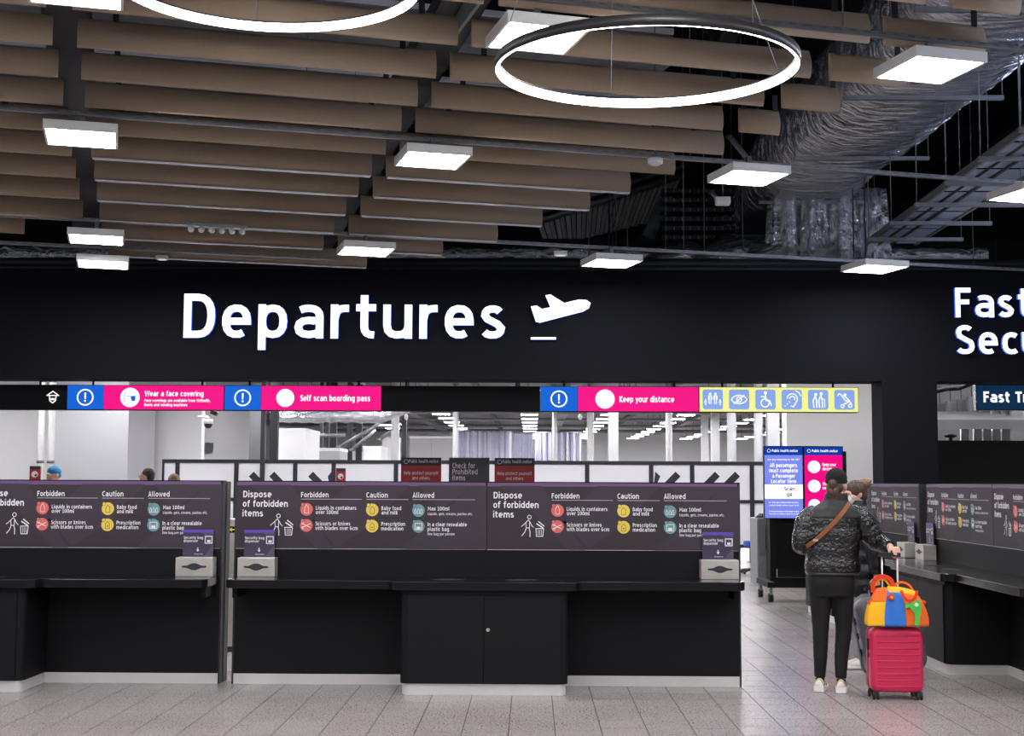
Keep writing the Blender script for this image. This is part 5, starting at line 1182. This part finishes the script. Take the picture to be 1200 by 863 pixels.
MB().ell((-.295, -.035, 1.16), (.006, .02, .013), n=10).build('sleeve_badge', M_greymetal, cj)
j = MB(); torso(j, [(.6, .15, .12, 0, 0), (.75, .16, .125, 0, 0), (.9, .14, .11, 0, 0)])
for s_, ay in ((1, -.02), (-1, .03)): limb(j, [(s_ * .08, 0, .78), (s_ * .09, .02, .46), (s_ * .09, ay - .01, .25), (s_ * .09, ay, .09)], [.1, .085, .075, .055], puff=.04, pn=.08)
fuse(j, 'joggers', M_grey, P2, .011, 2)
shoe(P2, -.09, .03, 0, dark=False); shoe(P2, .09, -.02, 0, dark=False)
h_ = MB(); h_.ell(T2(0, -.012, .035), (.082, .098, .086), Q2.to_euler(), 22); h_.ell(T2(0, -.05, -.02), (.072, .06, .07), Q2.to_euler(), 18); fuse(h_, 'hair', M_hair, P2, .006, 2)
h_ = MB(); h_.ell(T2(0, -.115, .085), (.052, .05, .046), Q2.to_euler(), 16)
for q in range(6): a = q * 1.05; h_.ell(T2(.03 * math.cos(a), -.118 + .03 * math.sin(a), .09 + .016 * math.sin(a * 2)), (.026, .026, .024), None, 10)
fuse(h_, 'hair_bun', M_hairl, P2, .006, 1)
h_ = MB(); h_.ell(T2(0, .055, -.055), (.056, .058, .048), Q2.to_euler(), 18); mk = fuse(h_, 'face_mask', mat('mask_pale', 'c3c8cd', .8), P2, .006, 2)
for s_ in (-1, 1): limb(m_ := MB(), [T2(s_ * .05, .045, -.035), T2(s_ * .07, .015, -.02), T2(s_ * .079, -.012, -.005)], [.0022, .0022, .0022], 6); m_.build('ear_loop', M_white, mk)

# ---- three people seen over the left counter
def bystander(px, pyt, Y, rz, hy, top, label, extra, hairm, skirt=M_pants):
    p = PY(px, pyt, Y); h = p.z / 1.70; r = empty('person', (p.x, Y, 0), rz, label, 'person')
    s = h; arms = {q: ((q * .22, .0, 1.12 * s), (q * .2, .12, .9 * s), (0, .5, -1), (0, -1, 0), (-q, 0, 0), (25, 30, 25)) for q in (-1, 1)}
    legs = {q: ((q * .09, .02, .48 * s), (q * .1, 0, .085), (q * .1, .14, .035)) for q in (-1, 1)}
    T_, Q = body(r, s, (0, 0), arms, legs, (0, .02, 1.595 * s), hy, 0)
    j = MB(); torso(j, [(.82 * s, .18, .13, 0, 0), (1.0 * s, .165, .125, 0, 0), (1.3 * s, .19, .13, 0, 0), (1.4 * s, .15, .11, 0, 0), (1.46 * s, .08, .08, 0, 0)])
    for q in (-1, 1): limb(j, [(q * .1, 0, 1.36 * s), (q * .18, 0, 1.34 * s), (q * .22, 0, 1.12 * s), (q * .2, .11, .92 * s)], [.07, .068, .056, .042])
    fuse(j, 'jacket', top, r, .013, 2)
    j = MB(); torso(j, [(.76 * s, .16, .12, 0, 0), (.9 * s, .165, .12, 0, 0)])
    for q in (-1, 1): limb(j, [(q * .085, 0, .84 * s), (q * .09, .02, .48 * s), (q * .1, 0, .1)], [.1, .075, .055])
    fuse(j, 'trousers', skirt, r, .013, 2)
    for q in (-1, 1): shoe(r, q * .1, 0, 0, dark=False)
    extra(r, T_, Q, s)
    return r
def ex_hat(r, T_, Q, s): h_ = MB(); h_.ell(T_(0, -.006, .05), (.085, .102, .082), Q.to_euler(), 20); h_.ell(T_(0, -.02, .0), (.082, .09, .05), Q.to_euler(), 16); fuse(h_, 'blue_cap', mat('cap_blue', '2f86b8', .8), r, .007, 2)
def ex_hair(m_h, big=1.0):
    def f_(r, T_, Q, s): h_ = MB(); h_.ell(T_(0, -.018, .035), (.082 * big, .098 * big, .085), Q.to_euler(), 20); h_.ell(T_(0, -.055, -.01), (.07, .05, .06), Q.to_euler(), 14); fuse(h_, 'hair', m_h, r, .007, 2)
    return f_
def ex_man(r, T_, Q, s):
    ex_hair(mat('dark_hair', '2a211c', .6, bump=.8, bscale=60))(r, T_, Q, s)
    for q in (-1, 1):
        g = MB(); pts = [T_(q * .032 + .02 * math.cos(a), .098, .0 + .016 * math.sin(a)) for a in [2 * math.pi * i / 12 for i in range(13)]]; g.path(pts, .0025, 5); g.path([T_(q * .05, .096, .004), T_(q * .076, .0, .004)], .002, 5); g.build('glasses_frame', M_rubber, r)
bystander(65, 548, 19, R(140), 0, mat('jacket_navy', '1d2b45', .8), 'person in a bright blue cap seen over the left counter', ex_hat, None)
bystander(174, 549.5, 19, R(75), R(0), mat('jacket_charcoal', '2b2c30', .8), 'man with dark hair and glasses in profile over the left counter', ex_man, None)
bystander(204, 556.5, 18.5, R(0), 0, mat('jacket_brown', '3b342e', .8), 'person of whom only sandy hair shows over the left counter', ex_hair(mat('sandy_hair', '7e6a50', .7, bump=.8, bscale=60)), None)

# ================================================================== LUGGAGE
M_pink = mat('pink_shell', 'c4224f', .35, bump=.08, bscale=90); M_pinkd = mat('pink_shell_dark', '8f1638', .4)
sc1 = empty('suitcase', (2.73, 10.46, 0), R(-2), 'pink hard-shell suitcase with horizontal ribs on four wheels', 'suitcase')
SW, SD, SH0, SH1 = .193, .12, .055, .53
sh_ = MB(); ring = rrect(-SW, SH0, SW, SH1, .045, 5)
# shell: front half and back half with ribs
for s_, nm in ((-1, 'front_shell'), (1, 'back_shell')):
    m = MB(); rg = []
    for d, ins in ((.003, 0), (.08, 0), (.105, .008), (.118, .02), (.12, .034)): rg.append([V3(x * (1 - ins / SW), s_ * d, SH0 + (z - SH0 - .24) * (1 - ins / .24) + .24) for x, z in rrect(-SW, SH0, SW, SH1, .05, 6)])
    m.loft(rg if s_ > 0 else [q[::-1] for q in rg]); o_ = m.build(nm, M_pink, sc1)
    for k in range(9): z = .10 + k * .047; MB().loft([[V3(x, s_ * y, z + dz) for dz, y in ((-.006, .119), (-.003, .1235), (.003, .1235), (.006, .119))] for x in (-.155, .155)]).build('rib', M_pink, o_)
MB().prism(rrect(-SW + .002, SH0 + .002, SW - .002, SH1 - .002, .05, 6), -.004, .004, axis='y').build('zip', M_pinkd, sc1)
MB().box(-SW - .008, -.02, .36, -SW, .02, .44).build('side_handle', M_rubber, sc1); MB().box(-SW - .005, -.012, .30, -SW, .012, .34).build('lock', M_darkmetal, sc1)
MB().path([(-.06, 0, SH1 - .003), (-.055, 0, SH1 + .018), (.055, 0, SH1 + .018), (.06, 0, SH1 - .003)], .007).build('top_handle', M_pinkd, sc1)
for x in (-.16, .16):
    for y in (-.085, .085):
        c_ = MB().box(x - .018, y - .018, .03, x + .018, y + .018, .062).build('wheel_housing', M_darkmetal, sc1)
        for dx_ in (-.014, .014): MB().tube((x + dx_ - .007, y, .0245), (x + dx_ + .007, y, .0245), .024, n=16).build('wheel', M_rubber, c_)
th = MB(); 
for x in (-.058, .058): MB().tube((x, .10, SH1 - .02), (x, .10, 1.055), .0065, n=10).build('handle_tube', M_steel, sc1)
g_ = MB().prism(rrect(-.085, -.015, .085, .015, .014, 4), 1.05, 1.08, M=Matrix.Translation((0, .10, 0))).build('grip', M_rubber, sc1)
# patchwork bag on top
BG = {'yellow': mat('felt_yellow', 'f0b010', .85, bump=.2, bscale=150), 'blue': mat('felt_blue', '2f6fc4', .85, bump=.2, bscale=150), 'orange': mat('felt_orange', 'e8641a', .85, bump=.2, bscale=150), 'red': mat('felt_red', 'd6380f', .8, bump=.2, bscale=150), 'green': mat('felt_green', '4fb848', .85)}
bg = empty('patchwork_bag', (2.735, 10.40, .549), R(-3), 'colourful patchwork bag in yellow, blue and orange resting on the pink suitcase', 'bag')
def bag_pt(u, v, side=-1):      # u -1..1 along, v 0..1 up
    hw = .225 - .085 * v ** 1.4 + .012 * math.sin(math.pi * v); dep = .105 * (1 - v ** 2.2) ** .5 if v < 1 else 0
    dep = max(dep, .018) * (1 - .35 * abs(u) ** 3); sag = .285 - .018 * u * u - .012 * u
    return V3(u * hw, side * dep - .0, v * sag)
def patch(u0, u1, v0, v1, m, name, off=0):
    mb = MB(); n, k = 14, 14; vs_ = []
    for s_ in (-1, 1):
        for i in range(n + 1):
            for j_ in range(k + 1):
                u = u0 + (u1 - u0) * i / n; v = v0 + (v1 - v0) * j_ / k; p = bag_pt(u, v, s_); vs_.append(p + V3(0, s_ * (off + .003 * math.sin(u * 11 + v * 7)), 0))
    q = (n + 1) * (k + 1); fs = []
    for i in range(n):
        for j_ in range(k): a = i * (k + 1) + j_; fs.append((a, a + k + 1, a + k + 2, a + 1)); fs.append((q + a, q + a + 1, q + a + k + 2, q + a + k + 1))
    for j_ in range(k):
        a = j_; fs.append((a + 1, q + a + 1, q + a, a)); a = n * (k + 1) + j_; fs.append((a, q + a, q + a + 1, a + 1))
    for i in range(n): a = i * (k + 1); fs.append((a, q + a, q + a + k + 1, a + k + 1)); a += k; fs.append((a + k + 1, q + a + k + 1, q + a, a))
    mb.add(vs_, fs, 0, True); return mb.build(name, m, bg)
patch(-1, -.48, 0, .62, BG['yellow'], 'yellow_panel'); patch(-.96, -.48, .62, .97, BG['orange'], 'orange_panel'); patch(-.48, .22, 0, .9, BG['blue'], 'blue_panel'); patch(.22, 1, 0, .86, BG['orange'], 'orange_panel')
patch(-.42, .95, .86, 1, BG['yellow'], 'yellow_top')
def front(x, z, dy=.012):
    v = max(0, min(.98, z / .29)); p = bag_pt(x / .21, v); return p.y - dy
def applique(pts, m, name, th=.006, par=None):
    m_ = MB(); yf = min(front(x, z) for x, z in pts) + .004
    a = sum(pts[i][0] * pts[(i + 1) % len(pts)][1] - pts[(i + 1) % len(pts)][0] * pts[i][1] for i in range(len(pts)))
    m_.prism(pts if a > 0 else pts[::-1], yf - th, yf + .02, axis='y'); return m_.build(name, m, par or bg)
fl_ = applique([(-.055 + (.027 if i % 2 == 0 else .019) * math.cos(2 * math.pi * i / 16), .215 + (.027 if i % 2 == 0 else .019) * math.sin(2 * math.pi * i / 16)) for i in range(16)], BG['red'], 'flower_applique', .014)
applique([(-.055 + .010 * math.cos(a), .215 + .010 * math.sin(a)) for a in [2 * math.pi * i / 12 for i in range(12)]], BG['yellow'], 'flower_centre', .032, fl_)
cr_ = applique([(.105, .015), (.14, .012), (.146, .08), (.158, .11), (.156, .145), (.163, .18), (.148, .185), (.14, .20), (.118, .185), (.095, .178), (.078, .158), (.05, .178), (.046, .135), (.072, .145), (.088, .12), (.113, .10), (.112, .05)], BG['green'], 'creature_applique', .014)
applique([(.122 + .014 * math.cos(a), .163 + .014 * math.sin(a)) for a in [2 * math.pi * i / 12 for i in range(12)]], M_white, 'eye_patch', .036, cr_)
def band(pts, w_, m, name, par=None):
    m_ = MB(); rg = []
    for i, p in enumerate(pts):
        d = (pts[min(i + 1, len(pts) - 1)] - pts[max(i - 1, 0)]).normalized(); s_ = V3(0, 0, 1) if abs(d.x) > .5 else V3(1, 0, 0); s_ = (s_ - d * s_.dot(d)).normalized(); q = d.cross(s_)
        rg.append([p + s_ * w_ + q * .004, p - s_ * w_ + q * .004, p - s_ * w_ - q * .004, p + s_ * w_ - q * .004])
    m_.loft(rg, smooth=False); return m_.build(name, m, par or bg)
band([V3(.02 + .055 * (1 - math.cos(math.pi * i / 14)) , front(.06, .2) - .014 - .01 * math.sin(math.pi * i / 14), .265 - .075 * math.sin(math.pi * i / 14)) for i in range(15)], .011, BG['red'], 'carry_handle')
band([V3(-.17 + .075 * (1 - math.cos(math.pi * i / 14)), .0, .24 + .12 * math.sin(math.pi * i / 14) ** .5) for i in range(15)], .016, BG['red'], 'carry_handle')
band([V3(-.15 + .11 * i / 10, .03, .29 + .05 * math.sin(math.pi * i / 10)) for i in range(11)], .008, BG['yellow'], 'strap'); band([V3(-.02 + .15 * i / 10, .02, .268 + .055 * math.sin(math.pi * i / 10) ** .6 - .012 * i / 10) for i in range(11)], .008, BG['orange'], 'strap')
for x, z in ((-.19, .165), (.19, .17)): MB().ell((x, -.02, z), (.028, .02, .018), n=12).build('side_tab', BG['red'], bg)
for x in (-.12, .13): MB().ell((x, -.09, .004), (.012, .012, .007), n=10).build('foot_stud', mat('stud_sky', '7fb4e0', .4), bg)
# grey suitcase held by the second woman, leaning
M_gsh = mat('grey_shell', '56575e', .4, bump=.05, bscale=60)
g2 = empty('suitcase', (2.985, 11.35, 0), R(4), 'large grey hard-shell suitcase leaning behind the pink one', 'suitcase')
Tt = Matrix.Rotation(R(-9), 4, 'Y') @ Matrix.Rotation(R(-6), 4, 'X')
for s_, nm in ((-1, 'front_shell'), (1, 'back_shell')):
    m = MB(); rg = []
    for d, ins in ((.003, 0), (.09, 0), (.12, .012), (.13, .035)): rg.append([Tt @ V3(x * (1 - ins / .26), s_ * d, .07 + (z - .07 - .32) * (1 - ins / .32) + .32) for x, z in rrect(-.25, .07, .25, .70, .09, 7)])
    m.loft(rg if s_ > 0 else [q[::-1] for q in rg]); o_ = m.build(nm, M_gsh, g2)
    for k in range(5): x = -.16 + k * .08; MB().box(x - .008, -.004, .16, x + .008, .004, .62, M=Tt @ Matrix.Translation((0, s_ * .131, 0))).build('rib', M_gsh, o_)
for z in (.25, .38, .5): MB().box(-.262, -.02, z, -.25, .02, z + .05, M=Tt).build('latch', M_darkmetal, g2)
for x in (-.18, .18):
    for y in (-.08, .08): p = Tt @ V3(x, y, .07); MB().tube((p.x - .012, p.y, max(.027, p.z - .04)), (p.x + .012, p.y, max(.027, p.z - .04)), .026, n=14).tube((p.x, p.y, p.z - .03), (p.x, p.y, p.z + .02), .012, n=8).build('wheel', M_rubber, g2)
for x in (-.06, .06): MB().tube(Tt @ V3(x, .09, .69), Tt @ V3(x, .09, .76), .007, n=8).build('handle_tube', M_steel, g2)
MB().box(-.09, .075, .755, .09, .105, .78, M=Tt).build('grip', M_rubber, g2)
